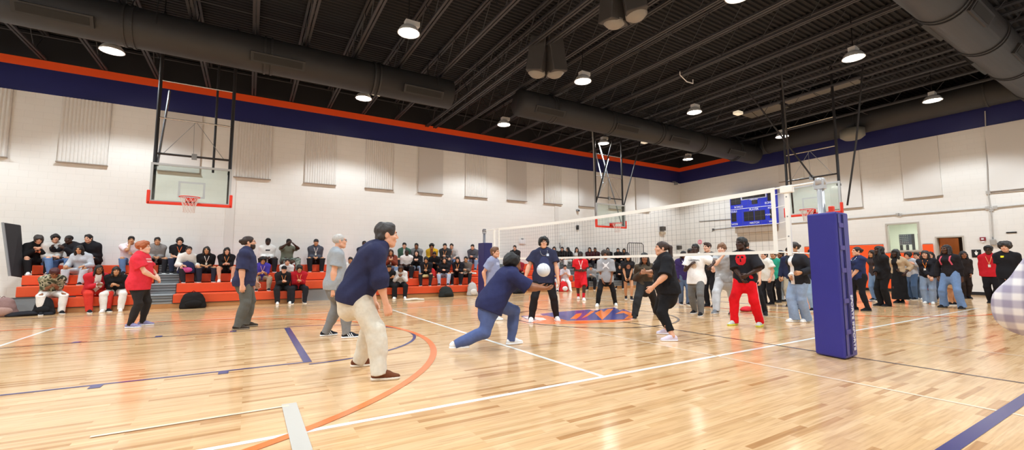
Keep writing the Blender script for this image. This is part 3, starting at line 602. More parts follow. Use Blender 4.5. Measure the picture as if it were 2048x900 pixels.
# sign, alarm, small wall things
def wsign():
    p = on_plane(1953, 507, 0, X1); r = empty('restroom_sign', p, 'black restroom sign with a white figure beside the doorway', 'sign'); m = MB(); m.box((-.02, -.13, -.15), (0, .13, .15)); b = m.build('plate', mat('sign_black', '#121214', .5), r, bevel=.01)
    m = MB(); m.lathe([(0, -.024), (.022, -.022), (.022, -.018)], (0, 0, 0), 12, 0, 'x'); m.v = [(a, b_, c+.085) for a, b_, c in m.v]
    m.add([(-.023, -.05, .055), (-.023, .05, .055), (-.023, .022, -.06), (-.023, -.022, -.06)], [(0, 3, 2, 1)]); m.add([(-.023, -.09, -.115), (-.023, .09, -.115), (-.023, .09, -.10), (-.023, -.09, -.10)], [(0, 3, 2, 1), (0, 1, 2, 3)]); m.add([(-.0231, -.05, .055), (-.0231, .05, .055), (-.0231, .022, -.06), (-.0231, -.022, -.06)], [(0, 1, 2, 3)]); m.build('pictogram', mat('sign_white', '#f2f2ee', .5), b)
wsign()
p = on_plane(1966, 478, 0, X1); r = empty('fire_alarm', p, 'small red fire alarm with a white strobe above the restroom sign', 'fire alarm'); m = MB(); m.box((-.05, -.08, -.07), (0, .08, .07)); m.build('housing', mat('alarm_red', '#8d2430', .5), r, bevel=.01); m = MB(); m.box((-.075, -.035, -.03), (-.05, .035, .03)); m.build('strobe', M_WHITEM, r); m = MB(); m.box((-.04, -.04, -.13), (0, .04, -.075)); m.build('pull_station', M_WHITEM, r)
p = on_plane(1987, 484, 0, X1); r = empty('wall_speaker', p, 'grey electrical box at the end of the short conduit', 'box'); m = MB(); m.prism([(-.1, -.08), (0, -.08), (0, .08), (-.1, .08)], -.12, .10); m.build('housing', mat('box_grey', '#a7a39e', .5), r, bevel=.02); m = MB(); m.tube([(-.05, 0, .1), (-.05, 0, .2)], .02, 8); m.build('nipple', M_GREYM, r)
p = on_plane(2023, 465, 0, X1); r = empty('wall_vent', p, 'small dark slot vent on the white wall above the bushy-haired person', 'vent'); m = MB(); m.box((-.02, -.13, -.025), (0, .13, .025)); m.build('plate', M_DARK, r); m = MB(); m.box((-.026, -.11, -.012), (-.02, .11, .012)); m.build('slot', M_SLOT, r)
def lwall(px, name, label, cat, parts):
    p = on_plane(*px, 1, Y1); r = empty(name, p, label, cat)
    for nm, a, b, mm in parts: m = MB(); m.box(a, b); m.build(nm, mm, r, bevel=.01)
lwall((1323, 463), 'wall_horn', 'dark horn strobe over a tan box on the left wall right of the middle hoop', 'wall horn', [('horn', (-.18, -.2, .05), (.18, 0, .3), mat('horn_dark', '#4a4540', .7)), ('box', (-.22, -.14, -.18), (.22, 0, -.02), mat('horn_tan', '#b9a78e', .6))])
lwall((1356, 500), 'wall_horn', 'dark wall horn low near the far corner of the left wall', 'wall horn', [('horn', (-.15, -.2, .05), (.15, 0, .28), mat('horn_dark', '#4a4540', .7)), ('box', (-.2, -.14, -.25), (.2, 0, 0), mat('horn_white', '#dedcd6', .6))])
lwall((1154, 421), 'wall_camera', 'tiny dark camera on the left wall left of the middle hoop', 'camera', [('body', (-.08, -.14, -.05), (.08, 0, .05), M_GREYM), ('eye', (-.04, -.17, -.06), (.06, -.1, .0), M_DARK)])
lwall((1154, 455), 'wall_camera', 'small black device on the left wall seen through the net mesh', 'device', [('body', (-.06, -.1, -.12), (.06, 0, .12), M_DARK), ('cap', (-.09, -.08, .04), (.0, 0, .1), M_GREYM)])
lwall((1044, 483), 'thermostat', 'white thermostat on the wall left of the man in the navy tee', 'thermostat', [('body', (-.17, -.06, -.12), (.17, 0, .1), M_WHITEM), ('knob', (-.05, -.08, .1), (.05, 0, .16), M_GREYM)])
p = on_plane(1122, 482, 1, Y1); r = empty('wall_sconce', p, 'triangular white sconce on the left wall seen through the net', 'sconce'); m = MB(); m.prism([(-.04, -.05), (.08, -.16), (.18, 0), (-.1, 0)], -.02, .02); m.v = [(-.1, 0, -.3), (.16, 0, .3), (-.06, 0, .3), (-.1, -.02, -.3), (.16, -.16, .3), (-.06, -.12, .3)]; m.f = [(0, 1, 2), (3, 5, 4), (0, 3, 4, 1), (1, 4, 5, 2), (2, 5, 3, 0)]; m.m = [0]*5; m.build('shade', mat('sconce_white', '#efeeea', .5), r); m = MB(); m.box((-.12, -.03, -.36), (-.02, 0, -.1)); m.build('bracket', mat('sconce_grey', '#8f8e90', .5), r)
p = on_plane(1400, 484, 0, X1); r = empty('wall_sign', p, 'small pink round sign on the wall above the white tee boy', 'sign'); m = MB(); m.lathe([(0, -.02), (.14, -.02), (.14, 0)], (0, 0, 0), 20, 0, 'x'); m.build('disc', mat('sign_pink', '#f08aa0', .5), r); m = MB(); m.box((-.026, -.09, -.02), (-.02, .09, .02)); m.build('bar', M_WHITEM, r)
p = on_plane(1345, 365, 1, Y1); r = empty('corner_camera', p-np.array((0, .25, .1)), 'small grey camera under the navy band in the far corner', 'camera'); m = MB(); m.tube([(0, .25, .15), (0, 0, .1)], .025, 8); m.build('arm', M_GREYM, r); m = MB(); m.box((-.07, -.12, -.1), (.07, .1, .05)); m.build('body', M_GREYM, r, bevel=.02)
# ================================================================== bleachers
M_SEAT = mat('orange_plastic', '#dd4f22', .45, noise=.06, nscale=9); M_STEP = mat('bleacher_grey', '#8c9092', .5); M_STEPD = mat('bleacher_dark', '#4c4e50', .6); M_KICK = mat('kick_wood', '#b98350', .5, noise=.15, nscale=4)
RY = [15.9, 16.5, 17.1, 17.7]; RZ = [.40, .69, .97, 1.25]; YB = 18.24
def section(x0, x1, label, kind, start=(0, 0, 0, 0), skip=()):
    r = empty('bleacher_section' if kind == 'seat' else 'bleacher_aisle', ((x0+x1)/2, 15.9, 0), label, 'bleachers', 'telescoping bleachers along the long wall'); cx = (x0+x1)/2
    for k in range(4):
        if k in skip: continue
        a = x0-cx+start[k]; b = x1-cx; y0 = RY[k]-15.9; y1 = (RY[k+1] if k < 3 else YB)-15.9; zl = .13 if k == 0 else RZ[k-1]
        m = MB()
        if kind == 'seat': m.box((a+.01, y0, zl+.02), (b-.01, y1+(.05 if k < 3 else 0), RZ[k]))
        else:
            m.box((a, y0+.05, zl), (b, y1+(.05 if k < 3 else 0), RZ[k]))
        s = m.build('seat_row' if kind == 'seat' else 'step', M_SEAT if kind == 'seat' else M_STEP, r, bevel=.015)
        m = MB()
        if kind == 'seat': m.box((a+.01, y0+.04, zl-.01 if k else .13), (b-.01, y0+.2, zl+.022)); m.build('riser', M_STEPD, s)
        else:
            for q in (.25, .55, .8): m.box((a, y0+.035, zl+(RZ[k]-zl)*q), (b, y0+.06, zl+(RZ[k]-zl)*q+.025))
            m.build('tread_edge', M_STEPD, s)
    m = MB(); m.box((x0-cx+(start[0] if 0 not in skip else 0), .06 if 0 not in skip else .66, .0), (x1-cx, .25 if 0 not in skip else .8, .13 if 0 not in skip else .42)); m.build('kick_board', M_KICK if 0 not in skip else M_STEP, r)
    return r
section(-5.3, -2.46, 'orange bleacher section at the left end beside the dark mat', 'seat', (.75, .1, .0, .0))
section(-2.46, -1.85, 'grey bleacher steps beside the person in the red tee', 'aisle')
section(-1.85, 1.55, 'orange bleacher section behind the bearded man', 'seat')
section(1.55, 3.05, 'recessed orange bleacher section with grey front panel behind the grey-haired man', 'seat', skip=(0,))
section(3.05, 9.2, 'long orange bleacher section between the leaning man and far post', 'seat')
section(9.2, 10.5, 'grey bleacher steps behind the lunging woman', 'aisle')
section(10.5, 13.43, 'orange bleacher section behind the boy in the red jersey', 'seat')
section(13.43, 18.2, 'grey bleacher steps below the row of seated girls', 'aisle')
r = empty('bleacher_skirt', (-4.6, 16.1, 0), 'grey end panel under the leftmost orange seat', 'panel'); m = MB(); m.box((-.6, -.02, 0), (.66, .02, .42)); m.build('sheet', M_STEP, r); m = MB(); m.box((-.6, -.03, .4), (.66, .0, .43)); m.build('lip', M_STEPD, r)
# dark mat leaning at the left end
a = on_plane(30, 570, 1, 17.2); r = empty('folded_mat', (a[0], 17.2, .69), 'tall dark grey folded mat leaning at the left end of the bleachers', 'mat'); 
M_MAT = mat('mat_grey', '#2d2c2e', .6, noise=.1, nscale=10)
tl = on_plane(8, 445, 1, 17.2)-np.array(r.location); tr = on_plane(41, 450, 1, 17.5)-np.array(r.location); bl = on_plane(22, 552, 1, 17.2)-np.array(r.location); br_ = on_plane(49, 556, 1, 17.5)-np.array(r.location)
for k in range(2):
    dy = np.array((-.02, .10, 0))*k; m = MB(); v = [bl+dy, br_+dy, tr+dy, tl+dy]; th = np.array((-.04, .085, 0)); v = [tuple(q) for q in v]+[tuple(q+th) for q in v]
    m.add(v, [(0, 1, 2, 3), (7, 6, 5, 4), (0, 4, 5, 1), (1, 5, 6, 2), (2, 6, 7, 3), (3, 7, 4, 0)]); m.build('mat_leaf', M_MAT, r, bevel=.02)
m = MB(); m.tube([tl+np.array((-.02, -.02, .0)), bl+np.array((-.02, -.02, 0))], .03, 8); m.build('edge_binding', M_GREYM, r)
# guard rail at the far end
a = on_plane(1256, 520, 1, 17.9); b = on_plane(1287, 520, 1, 17.9); zt = on_plane(1270, 486, 1, 17.9)[2]
r = empty('guard_rail', ((a[0]+b[0])/2, 17.9, RZ[3]), 'black barred guard rail standing at the far end of the bleachers', 'rail'); wd = (b[0]-a[0])/2; h = zt-RZ[3]
m = MB(); m.tube([(-wd-.1, 0, 0), (-wd, 0, h-.1), (-wd+.1, 0, h), (wd-.1, 0, h), (wd, 0, h-.1), (wd, 0, 0)], .022, 8); m.build('frame', M_DARK, r)
for k in range(7): m = MB(); x = -wd+2*wd*(k+1)/8; m.tube([(x-.06, 0, .02), (x, 0, h)], .014, 6); m.build('bar', M_DARK, r)
# ================================================================== bodies as one continuous surface (distance field -> quads)
def nrm(v): v = np.asarray(v, float); return v/(np.linalg.norm(v)+1e-9)
def cone(a, b, ra, rb, k=.02, cap=0, sq=None):
    """tapered limb a->b; cap=1 flat end at b, 2 flat at a, 3 both; sq=(axis, factor) flattens it along an axis"""
    return dict(t='c', a=np.array(a, float), b=np.array(b, float), ra=ra, rb=rb, k=k, cap=cap, sq=sq)
def ell(c, r, k=.02, R=None): return dict(t='e', c=np.array(c, float), r=np.array(r, float), k=k, R=np.eye(3) if R is None else np.asarray(R))
def sub(pr, k=.01): d = dict(pr); d['sub'] = True; d['k'] = k; return d
def cut(p, n): return dict(t='cut', p=np.array(p, float), n=nrm(n))
def noise(amp, freq, seed=0, an=(1, 1, 1)): return dict(t='n', amp=amp, f=freq, s=seed, an=np.array(an, float))
def pd(pr, P):
    if pr['t'] == 'c':
        ba = pr['b']-pr['a']; L2 = ba@ba+1e-12; q = P-pr['a']; t = q@ba/L2; tc = np.clip(t, 0, 1); q = q-tc[..., None]*ba
        if pr['sq'] is not None:
            n, s = pr['sq']; dn = q@n; q = q+n*(dn*(1/s-1))[..., None]
        d = np.sqrt((q*q).sum(-1))-(pr['ra']+(pr['rb']-pr['ra'])*tc)
        if pr['sq'] is not None: d = d*(.5+.5*min(1, pr['sq'][1]))
        if pr['cap']:
            L = math.sqrt(L2)
            if pr['cap'] & 1: d = np.maximum(d, (t-1)*L)
            if pr['cap'] & 2: d = np.maximum(d, -t*L)
        return d
    if pr['t'] == 'e':
        q = (P-pr['c'])@pr['R'].T; k0 = np.sqrt(((q/pr['r'])**2).sum(-1)); k1 = np.sqrt(((q/pr['r']**2)**2).sum(-1)); return k0*(k0-1)/(k1+1e-9)
    if pr['t'] == 'cut': return (P-pr['p'])@pr['n']
    if pr['t'] == 'n':
        r = np.random.RandomState(pr['s']); d = np.zeros(P.shape[:-1])
        for o in range(3):
            for _ in range(3):
                v = r.normal(size=3); v = v/np.linalg.norm(v)*pr['f']*(1.8**o)*pr['an']; d += np.sin(P@v+r.uniform(0, 6.28))*(.55**o)
        return d*pr['amp']/3-pr['amp']*.5
def smin(a, b, k): h = np.clip(.5+.5*(b-a)/k, 0, 1); return b+(a-b)*h-k*h*(1-h)
def smax(a, b, k): return -smin(-a, -b, k)
def feval(prims, P):
    d = np.full(P.shape[:-1], 9.)
    for pr in prims:
        x = pd(pr, P)
        if pr['t'] == 'cut': d = np.maximum(d, x)
        elif pr['t'] == 'n': d = d+x
        elif pr.get('sub'): d = smax(d, -x, pr['k'])
        else: d = smin(d, x, pr['k'])
    return d
_CORN = np.array([(i, j, k) for i in (0, 1) for j in (0, 1) for k in (0, 1)])
_EDG = [(a, b) for a in range(8) for b in range(a+1, 8) if np.abs(_CORN[a]-_CORN[b]).sum() == 1]
def sdf_mesh(prims, res):
    lo = np.full(3, 1e9); hi = -lo
    for pr in prims:
        if pr.get('sub'): continue
        if pr['t'] == 'c':
            r = max(pr['ra'], pr['rb']); lo = np.minimum(lo, np.minimum(pr['a'], pr['b'])-r); hi = np.maximum(hi, np.maximum(pr['a'], pr['b'])+r)
        elif pr['t'] == 'e': r = pr['r'].max(); lo = np.minimum(lo, pr['c']-r); hi = np.maximum(hi, pr['c']+r)
    lo = lo-3*res; hi = hi+3*res
    for pr in prims:
        if pr['t'] == 'cut':
            ax = int(np.argmax(np.abs(pr['n'])))
            if abs(pr['n'][ax]) > .999:
                if pr['n'][ax] > 0: hi[ax] = min(hi[ax], pr['p'][ax]+2*res)
                else: lo[ax] = max(lo[ax], pr['p'][ax]-2*res)
    bs = 8; cs = bs*res; nb = np.maximum(1, np.ceil((hi-lo)/cs).astype(int))
    g = np.stack(np.meshgrid(*[np.arange(n) for n in nb], indexing='ij'), -1).reshape(-1, 3); ctr = lo+(g+.5)*cs; half = cs*.87
    d = np.full(len(ctr), 9.); D = []
    for pr in prims:
        x = pd(pr, ctr); D.append(x)
        if pr['t'] == 'cut': d = np.maximum(d, x)
        elif pr['t'] == 'n': d = d+x
        elif pr.get('sub'): d = smax(d, -x, pr['k'])
        else: d = smin(d, x, pr['k'])
    keep = np.abs(d) < half*1.35+.012; g = g[keep]
    if not len(g): return np.zeros((0, 3)), np.zeros((0, 4), int)
    off = np.stack(np.meshgrid(*[np.arange(bs+1)]*3, indexing='ij'), -1); P = lo+(g[:, None, None, None, :]*bs+off)*res
    V = np.full(P.shape[:-1], .5)
    for pr, x in zip(prims, D):
        if pr['t'] == 'n': V += pd(pr, P); continue
        m_ = x[keep]
        idx = np.where((np.abs(m_) if pr['t'] == 'cut' or pr.get('sub') else m_) < half*1.6+pr.get('k', 0)+.02)[0] if pr['t'] != 'cut' else np.arange(len(g))
        if not len(idx): continue
        y = pd(pr, P[idx])
        if pr['t'] == 'cut': V[idx] = np.maximum(V[idx], y)
        elif pr.get('sub'): V[idx] = smax(V[idx], -y, pr['k'])
        else: V[idx] = smin(V[idx], y, pr['k'])
    S = V < 0
    C8 = np.stack([S[:, i:i+bs, j:j+bs, k:k+bs] for i, j, k in _CORN], -1); act = C8.any(-1) & ~C8.all(-1)
    b, i, j, k = np.where(act)
    if not len(b): return np.zeros((0, 3)), np.zeros((0, 4), int)
    vals = np.stack([V[b, i+c[0], j+c[1], k+c[2]] for c in _CORN], -1); acc = np.zeros((len(b), 3)); cnt = np.zeros(len(b))
    for a, c in _EDG:
        s = (vals[:, a] < 0) != (vals[:, c] < 0); t = vals[:, a]/(vals[:, a]-vals[:, c]+1e-12); p = _CORN[a]+(_CORN[c]-_CORN[a])*t[:, None]
        acc += np.where(s[:, None], p, 0); cnt += s
    cell = g[b]*bs+np.stack([i, j, k], -1); vert = lo+(cell+acc/cnt[:, None])*res
    dims = nb*bs+4; key = lambda c: (c[:, 0]*dims[1]+c[:, 1])*dims[2]+c[:, 2]
    K = key(cell); o = np.argsort(K); Ks = K[o]
    def look(c):
        q = key(c); p = np.searchsorted(Ks, q); p = np.minimum(p, len(Ks)-1); ok = Ks[p] == q; return o[p], ok
    F = []
    for ax in range(3):
        e = np.zeros(3, int); e[ax] = 1; A = S[:, :bs, :bs, :bs]; B = S[:, e[0]:e[0]+bs, e[1]:e[1]+bs, e[2]:e[2]+bs]
        bb, ii, jj, kk = np.where(A != B); c = g[bb]*bs+np.stack([ii, jj, kk], -1); u = np.zeros(3, int); v = np.zeros(3, int); u[(ax+1) % 3] = 1; v[(ax+2) % 3] = 1
        q = [look(c-u-v), look(c-v), look(c), look(c-u)]; ok = q[0][1] & q[1][1] & q[2][1] & q[3][1]; f = np.stack([x[0] for x in q], -1); fl = ~A[bb, ii, jj, kk]
        f[fl] = f[fl][:, ::-1]; F.append(f[ok])
    return vert, np.concatenate(F)
def np_obj(name, parts, parent=None, loc=(0, 0, 0), smooth=True):
    """parts: list of (verts, faces, material) -> one mesh object"""
    me = bpy.data.meshes.new(name); vs = []; lo = []; sz = []; mi = []; n = 0
    ms = []
    for v, f, m_ in parts:
        if len(v) == 0: continue
        if m_ not in ms: ms.append(m_)
        f = np.asarray(f); vs.append(v); lo.append(f.ravel()+n); sz.append(np.full(len(f), f.shape[1])); mi.append(np.full(len(f), ms.index(m_))); n += len(v)
    if not vs: return None
    vs = np.concatenate(vs)-np.asarray(loc); lo = np.concatenate(lo); sz = np.concatenate(sz); mi = np.concatenate(mi)
    me.vertices.add(len(vs)); me.vertices.foreach_set('co', vs.astype(np.float32).ravel()); me.loops.add(len(lo)); me.loops.foreach_set('vertex_index', lo.astype(np.int32))
    me.polygons.add(len(sz)); me.polygons.foreach_set('loop_start', np.concatenate([[0], np.cumsum(sz)[:-1]]).astype(np.int32)); me.polygons.foreach_set('loop_total', sz.astype(np.int32))
    me.polygons.foreach_set('material_index', mi.astype(np.int32)); me.polygons.foreach_set('use_smooth', np.full(len(sz), smooth))
    for m_ in ms: me.materials.append(m_)
    me.update(calc_edges=True); me.validate()
    o = bpy.data.objects.new(name, me); sc.collection.objects.link(o)
    if parent is not None: o.parent = parent
    else: o.location = tuple(loc)
    return o
def _sph(n=10, h=6):
    v = [(0, 0, -1)]; 
    for i in range(1, h):
        a = -math.pi/2+math.pi*i/h
        for k in range(n): v.append((math.cos(a)*math.cos(2*math.pi*k/n), math.cos(a)*math.sin(2*math.pi*k/n), math.sin(a)))
    v.append((0, 0, 1)); f = []; last = len(v)-1
    for k in range(n): k2 = (k+1) % n; f.append((0, 1+k2, 1+k, 0)); f.append((last, last-n+k, last-n+k2, last))
    for i in range(h-2):
        for k in range(n): k2 = (k+1) % n; f.append((1+i*n+k, 1+i*n+k2, 1+(i+1)*n+k2, 1+(i+1)*n+k))
    return np.array(v), f
_SV, _SF = _sph(); _SF3 = np.array([q[:3] for q in _SF if q[0] == q[3]]); _SF4 = np.array([q for q in _SF if q[0] != q[3]])
def blob(c, r, R, m_):
    v = (_SV*np.array(r))@np.asarray(R).T+np.asarray(c); return [(v, _SF4, m_), (v, _SF3, m_)]
def tube_np(pts, r, m_, n=6):
    b = MB(); b.tube(pts, r, n, cap=False); return (np.array(b.v), np.array(b.f), m_)
# ------------------------------------------------------------------ skeleton
def rotz(a): c, s = math.cos(a), math.sin(a); return np.array([[c, -s, 0], [s, c, 0], [0, 0, 1.]])
def rotx(a): c, s = math.cos(a), math.sin(a); return np.array([[1, 0, 0], [0, c, -s], [0, s, c.real]])
def roty(a): c, s = math.cos(a), math.sin(a); return np.array([[c, 0, s], [0, 1, 0], [-s, 0, c]])
def ik(S, T, l1, l2, pole):
    S = np.asarray(S, float); T = np.asarray(T, float); d = T-S; L = np.linalg.norm(d); mx = (l1+l2)*.995
    if L > mx: T = S+d/L*mx; d = T-S; L = mx
    L = max(L, abs(l1-l2)+.02); u = d/L; p = np.asarray(pole, float); p = p-u*(p@u); p = nrm(p) if np.linalg.norm(p) > 1e-4 else nrm(np.cross(u, [1, 0, 0.1]))
    a = (l1*l1-l2*l2+L*L)/(2*L); h = math.sqrt(max(0, l1*l1-a*a)); return S+u*a+p*h, T
def head_prims(C, R, s, k=1., female=False):
    """C head centre, R columns = right, forward, up"""
    Q = lambda x, y, z: C+R@(np.array((x, y, z))*s)
    E = lambda c, r, kk=.015: ell(Q(*c), np.array(r)*s, kk*s, R.T)
    K = lambda a, b, ra, rb, kk=.012: cone(Q(*a), Q(*b), ra*s, rb*s, kk*s)
    j = .92 if female else 1.
    P = [E((0, -.010, .036), (.076, .098, .086)), E((0, .022, -.032), (.061*j, .072, .078)), E((0, .060, -.092), (.026*j, .024, .024), .03)]
    for q in (-1, 1):
        P += [K((q*.052*j, .0, -.062), (q*.016, .058, -.096), .022, .02, .03), E((q*.038, .064, -.022), (.027, .026, .024), .025),
              K((q*.012, .088, .030), (q*.046, .074, .030), .011, .010, .014), sub(E((q*.031, .098, .010), (.017, .014, .011)), .012*s)]
        P += [E((q*.079, -.008, -.004), (.010, .019, .031), .010)]
    P += [K((0, .092, .016), (0, .110, -.020), .008, .012), E((-.013, .098, -.025), (.010, .010, .008), .008), E((.013, .098, -.025), (.010, .010, .008), .008)]
    P += [K((-.018, .088, -.052), (.018, .088, -.052), .008, .008, .012), K((-.015, .085, -.066), (.015, .085, -.066), .009, .009, .012)]
    return P
def face_parts(C, R, s, skin, hair, lip, fine):
    Q = lambda x, y, z: C+R@(np.array((x, y, z))*s); o = []
    for q in (-1, 1):
        if fine:
            o += blob(Q(q*.031, .079, .010), np.array((.0135, .012, .0095))*s, R, mat('eye_white', '#e9e4df', .3))
            o += blob(Q(q*.031, .0885, .010), np.array((.0062, .004, .0066))*s, R, mat('eye_dark', '#231712', .2))
        else: o += blob(Q(q*.031, .085, .010), np.array((.013, .007, .0065))*s, R, mat('eye_dark', '#231712', .2))
        Rb = R@roty(q*.14); o += blob(Q(q*.031, .0935, .031), np.array((.019, .006, .0045))*s, Rb, hair)
    o += blob(Q(0, .0965, -.0555), np.array((.023, .006, .0048))*s, R, lip); o += blob(Q(0, .0945, -.0635), np.array((.019, .007, .0055))*s, R, lip)
    return o
def hand_prims(W, R, s, curl=.35, side=1, spread=.06):
    """W wrist, R columns = across (towards the thumb), along the fingers, back of the hand; side only mirrors the thumb"""
    Q = lambda x, y, z: W+R@(np.array((x, y, z))*s); n = R[:, 2]
    P = [cone(Q(-.003, .0, 0), Q(0, .03, 0), .024*s, .030*s, .01*s, 0, (n, .62)), cone(Q(-.020, .078, 0), Q(.022, .082, 0), .017*s, .017*s, .03*s, 0, (n, .75)), cone(Q(-.014, .03, 0), Q(-.018, .078, 0), .022*s, .018*s, .02*s, 0, (n, .7)), cone(Q(.012, .03, 0), Q(.02, .078, 0), .024*s, .018*s, .02*s, 0, (n, .7))]
    for x, ln, sp in ((.031, .070, .10), (.0105, .078, .03), (-.0105, .072, -.04), (-.031, .056, -.12)):
        p = np.array((x, .086, 0.)); a = curl*.75; d0 = np.array((sp*spread*6, 1, 0)); seg = (.46, .31, .23); r0 = .0088 if x > -.03 else .0076
        for q, f in enumerate(seg):
            dd = np.array((d0[0], math.cos(a), -math.sin(a))); e = p+nrm(dd)*ln*f; P.append(cone(Q(*p), Q(*e), r0*s*(1-.1*q), r0*s*(.92-.1*q), .006*s)); p = e; a += curl*(1.15 if q == 0 else .8)
    a = .75-.35*curl; p = np.array((.026, .022, -.006)); d1 = np.array((math.sin(a), math.cos(a), -.25-.4*curl)); e = p+nrm(d1)*.046; P.append(cone(Q(*p), Q(*e), .0145*s, .0105*s, .012*s))
    d2 = np.array((math.sin(a)*(.6-.5*curl), math.cos(a), -.25-.5*curl)); e2 = e+nrm(d2)*.034; P.append(cone(Q(*e), Q(*e2), .0102*s, .0085*s, .006*s))
    return P
class Pose: pass
def make_skeleton(H, base, phi, po, seated=False):
    """po: pose dict in local metres relative to base (x right, y forward, z up)"""
    K = Pose(); s = H/1.75; K.s = s; K.H = H; RB = rotz(phi-math.pi/2); K.RB = RB; base = np.asarray(base, float); K.base = base
    Wp = lambda p: base+RB@np.asarray(p, float); K.Wp = Wp
    tl = .425*s; sl = .415*s; K.ank = .075*s
    lf = np.array(po.get('lf', (-.10*s, 0, 0)), float); rf = np.array(po.get('rf', (.10*s, 0, 0)), float)
    lfy, rfy = po.get('lfy', 8), po.get('rfy', -8)       # toe-out
    hz = po.get('pz', None); px = po.get('px', (lf[0]+rf[0])/2); py = po.get('py', (lf[1]+rf[1])/2); la = po.get('lank', 0); ra = po.get('rank', 0)
    if hz is None:
        hz = 9
        for f, sg in ((lf, -1), (rf, 1)):
            dx = math.hypot(f[0]-(px+sg*.085*s), f[1]-py); hz = min(hz, math.sqrt(max(.05, ((tl+sl)*.993)**2-dx*dx))+K.ank+f[2])
    K.pel = np.array((px, py, hz)); lean = math.radians(po.get('lean', 3)); side = math.radians(po.get('side', 0)); tw = math.radians(po.get('twist', 0)); pyaw = math.radians(po.get('pyaw', 0))
    RP = rotz(pyaw)@rotx(-lean*.55); RT = rotz(tw)@roty(side)@rotx(-lean); K.RP = RB@RP; K.RT = RB@RT
    up = RT@np.array((0, 0, 1)); mid = K.pel+(RP@np.array((0, 0, 1)))*.16*s; hun = po.get('hunch', 0); chest = mid+up*.22*s
    RU = rotz(tw)@roty(side)@rotx(-lean-math.radians(hun)); K.RU = RB@RU; neck = chest+(RU@np.array((0, -.01, 1)))*.115*s
    K.L = {}; L = K.L; L['pel'] = K.pel; L['mid'] = mid; L['chest'] = chest; L['neck'] = neck
    hy, hp = po.get('head', (0, 0)); hr = po.get('roll', 0); RH = rotz(math.radians(hy)+tw*.5)@rotx(math.radians(hp)-lean*.25)@roty(math.radians(hr)); K.RH = RB@RH
    L['head'] = neck+RU@np.array((0, .022*s, .055*s))+RH@np.array((0, .030*s, .118*s)); K.hs = (H/1.76)**.75*po.get('hscale', 1.0)
    ws = po.get('sw', 1.0)
    for nm, sg, f, fy, an in (('l', -1, lf, lfy, la), ('r', 1, rf, rfy, ra)):
        hip = K.pel+RP@np.array((sg*.088*s, 0, -.01*s)); ankle = f+np.array((0, 0, K.ank))
        fd = rotz(math.radians(fy))@np.array((0, 1, 0)); L[nm+'fd'] = rotz(math.radians(fy)); pole = np.array(po.get(nm+'kn', None) if po.get(nm+'kn', None) is not None else nrm(fd+np.array((sg*.12, 0, .02))))
        kn, ak = ik(hip, ankle, tl, sl, pole); L[nm+'hip'] = hip; L[nm+'knee'] = kn; L[nm+'ank'] = ak; L[nm+'pitch'] = math.radians(an)
        sh = neck+RU@np.array((sg*.165*s*ws, -.005*s, -.055*s)); L[nm+'sh'] = sh
        hd = po.get(nm+'h', None); ua = .285*s; fa = .25*s
        if hd is None: hd = sh+np.array((sg*.10*s, .07*s, -.50*s))
        elif isinstance(hd, str): hd = {'knee': kn+np.array((-sg*.01, .0, .075*s)), 'lap': K.pel+np.array((sg*.06*s, .30*s, .17*s)), 'hip': K.pel+np.array((sg*.2*s, .02, .05))}[hd]
        el, wr = ik(sh, np.array(hd, float), ua, fa, np.array(po.get(nm+'el', (sg*.45, -1, -.35)))); L[nm+'el'] = el; L[nm+'wr'] = wr
    for k_ in list(L):
        if not k_.endswith('fd') and not k_.endswith('pitch'): L[k_] = Wp(L[k_])
        elif k_.endswith('fd'): L[k_] = RB@L[k_]
    K.C = L['head']
    return K
def torso_prims(K, b, off=0., belly=0., bust=0., hip=1., lo=-.10, k=.05, sh=True, sho=None):
    """elliptical sections up the spine"""
    s = K.s; L = K.L; nP = K.RP[:, 1]; nT = K.RT[:, 1]; nU = K.RU[:, 1]; upP = K.RP[:, 2]; upT = K.RT[:, 2]; xP = K.RP[:, 0]; xT = K.RT[:, 0]; xU = K.RU[:, 0]
    A = L['pel']+upP*lo*s; Bp = L['pel']+upP*.03*s; M = L['mid']+upT*.02*s; Cc = L['chest']-upT*.01*s; N = L['neck']-K.RU[:, 2]*.06*s
    o = off
    P = [cone(A, Bp, .155*s*b*hip+o, .158*s*b*hip+o, k*s, 0, (nP, .68+.06*belly)), cone(Bp, M, .150*s*b*hip+o, .136*s*b+o, k*s, 0, (nP, .70+.1*belly)), cone(M, Cc, .136*s*b+o, .158*s*b+o, k*s, 0, (nT, .68+.05*belly)), cone(Cc, N, .160*s*b+o, .120*s*b+o, k*s, 0, (nU, .62))]
    if sh:
        so = o if sho is None else sho
        for nm, sg in (('l', -1), ('r', 1)): P.append(cone(L['neck']-K.RU[:, 2]*.035*s+xU*sg*.04*s, L[nm+'sh'], .052*s*b**.5+so, .058*s*b**.5+so, .05*s))
    if belly: P.append(ell(L['mid']-upT*.0*s+nT*(.035+.04*belly)*s*b, np.array((.145*b, .085+.04*belly, .20))*s+o, .09*s, K.RT.T))
    if bust:
        for sg in (-1, 1): P.append(ell(L['chest']+xT*sg*.072*s+nT*(.075+.02*bust)*s*b**.5, np.array((.065, .055+.01*bust, .062))*s*(.85+.2*bust)+o*.8, .05*s, K.RT.T))
    # buttocks
    for sg in (-1, 1): P.append(ell(L['pel']+xP*sg*.07*s*b-nP*(.045)*s*b-upP*.04*s, np.array((.085, .085, .095))*s*b*hip+o, .05*s, K.RP.T))
    return P
def arm_dirs(K, nm): L = K.L; return nrm(L[nm+'el']-L[nm+'sh']), nrm(L[nm+'wr']-L[nm+'el'])
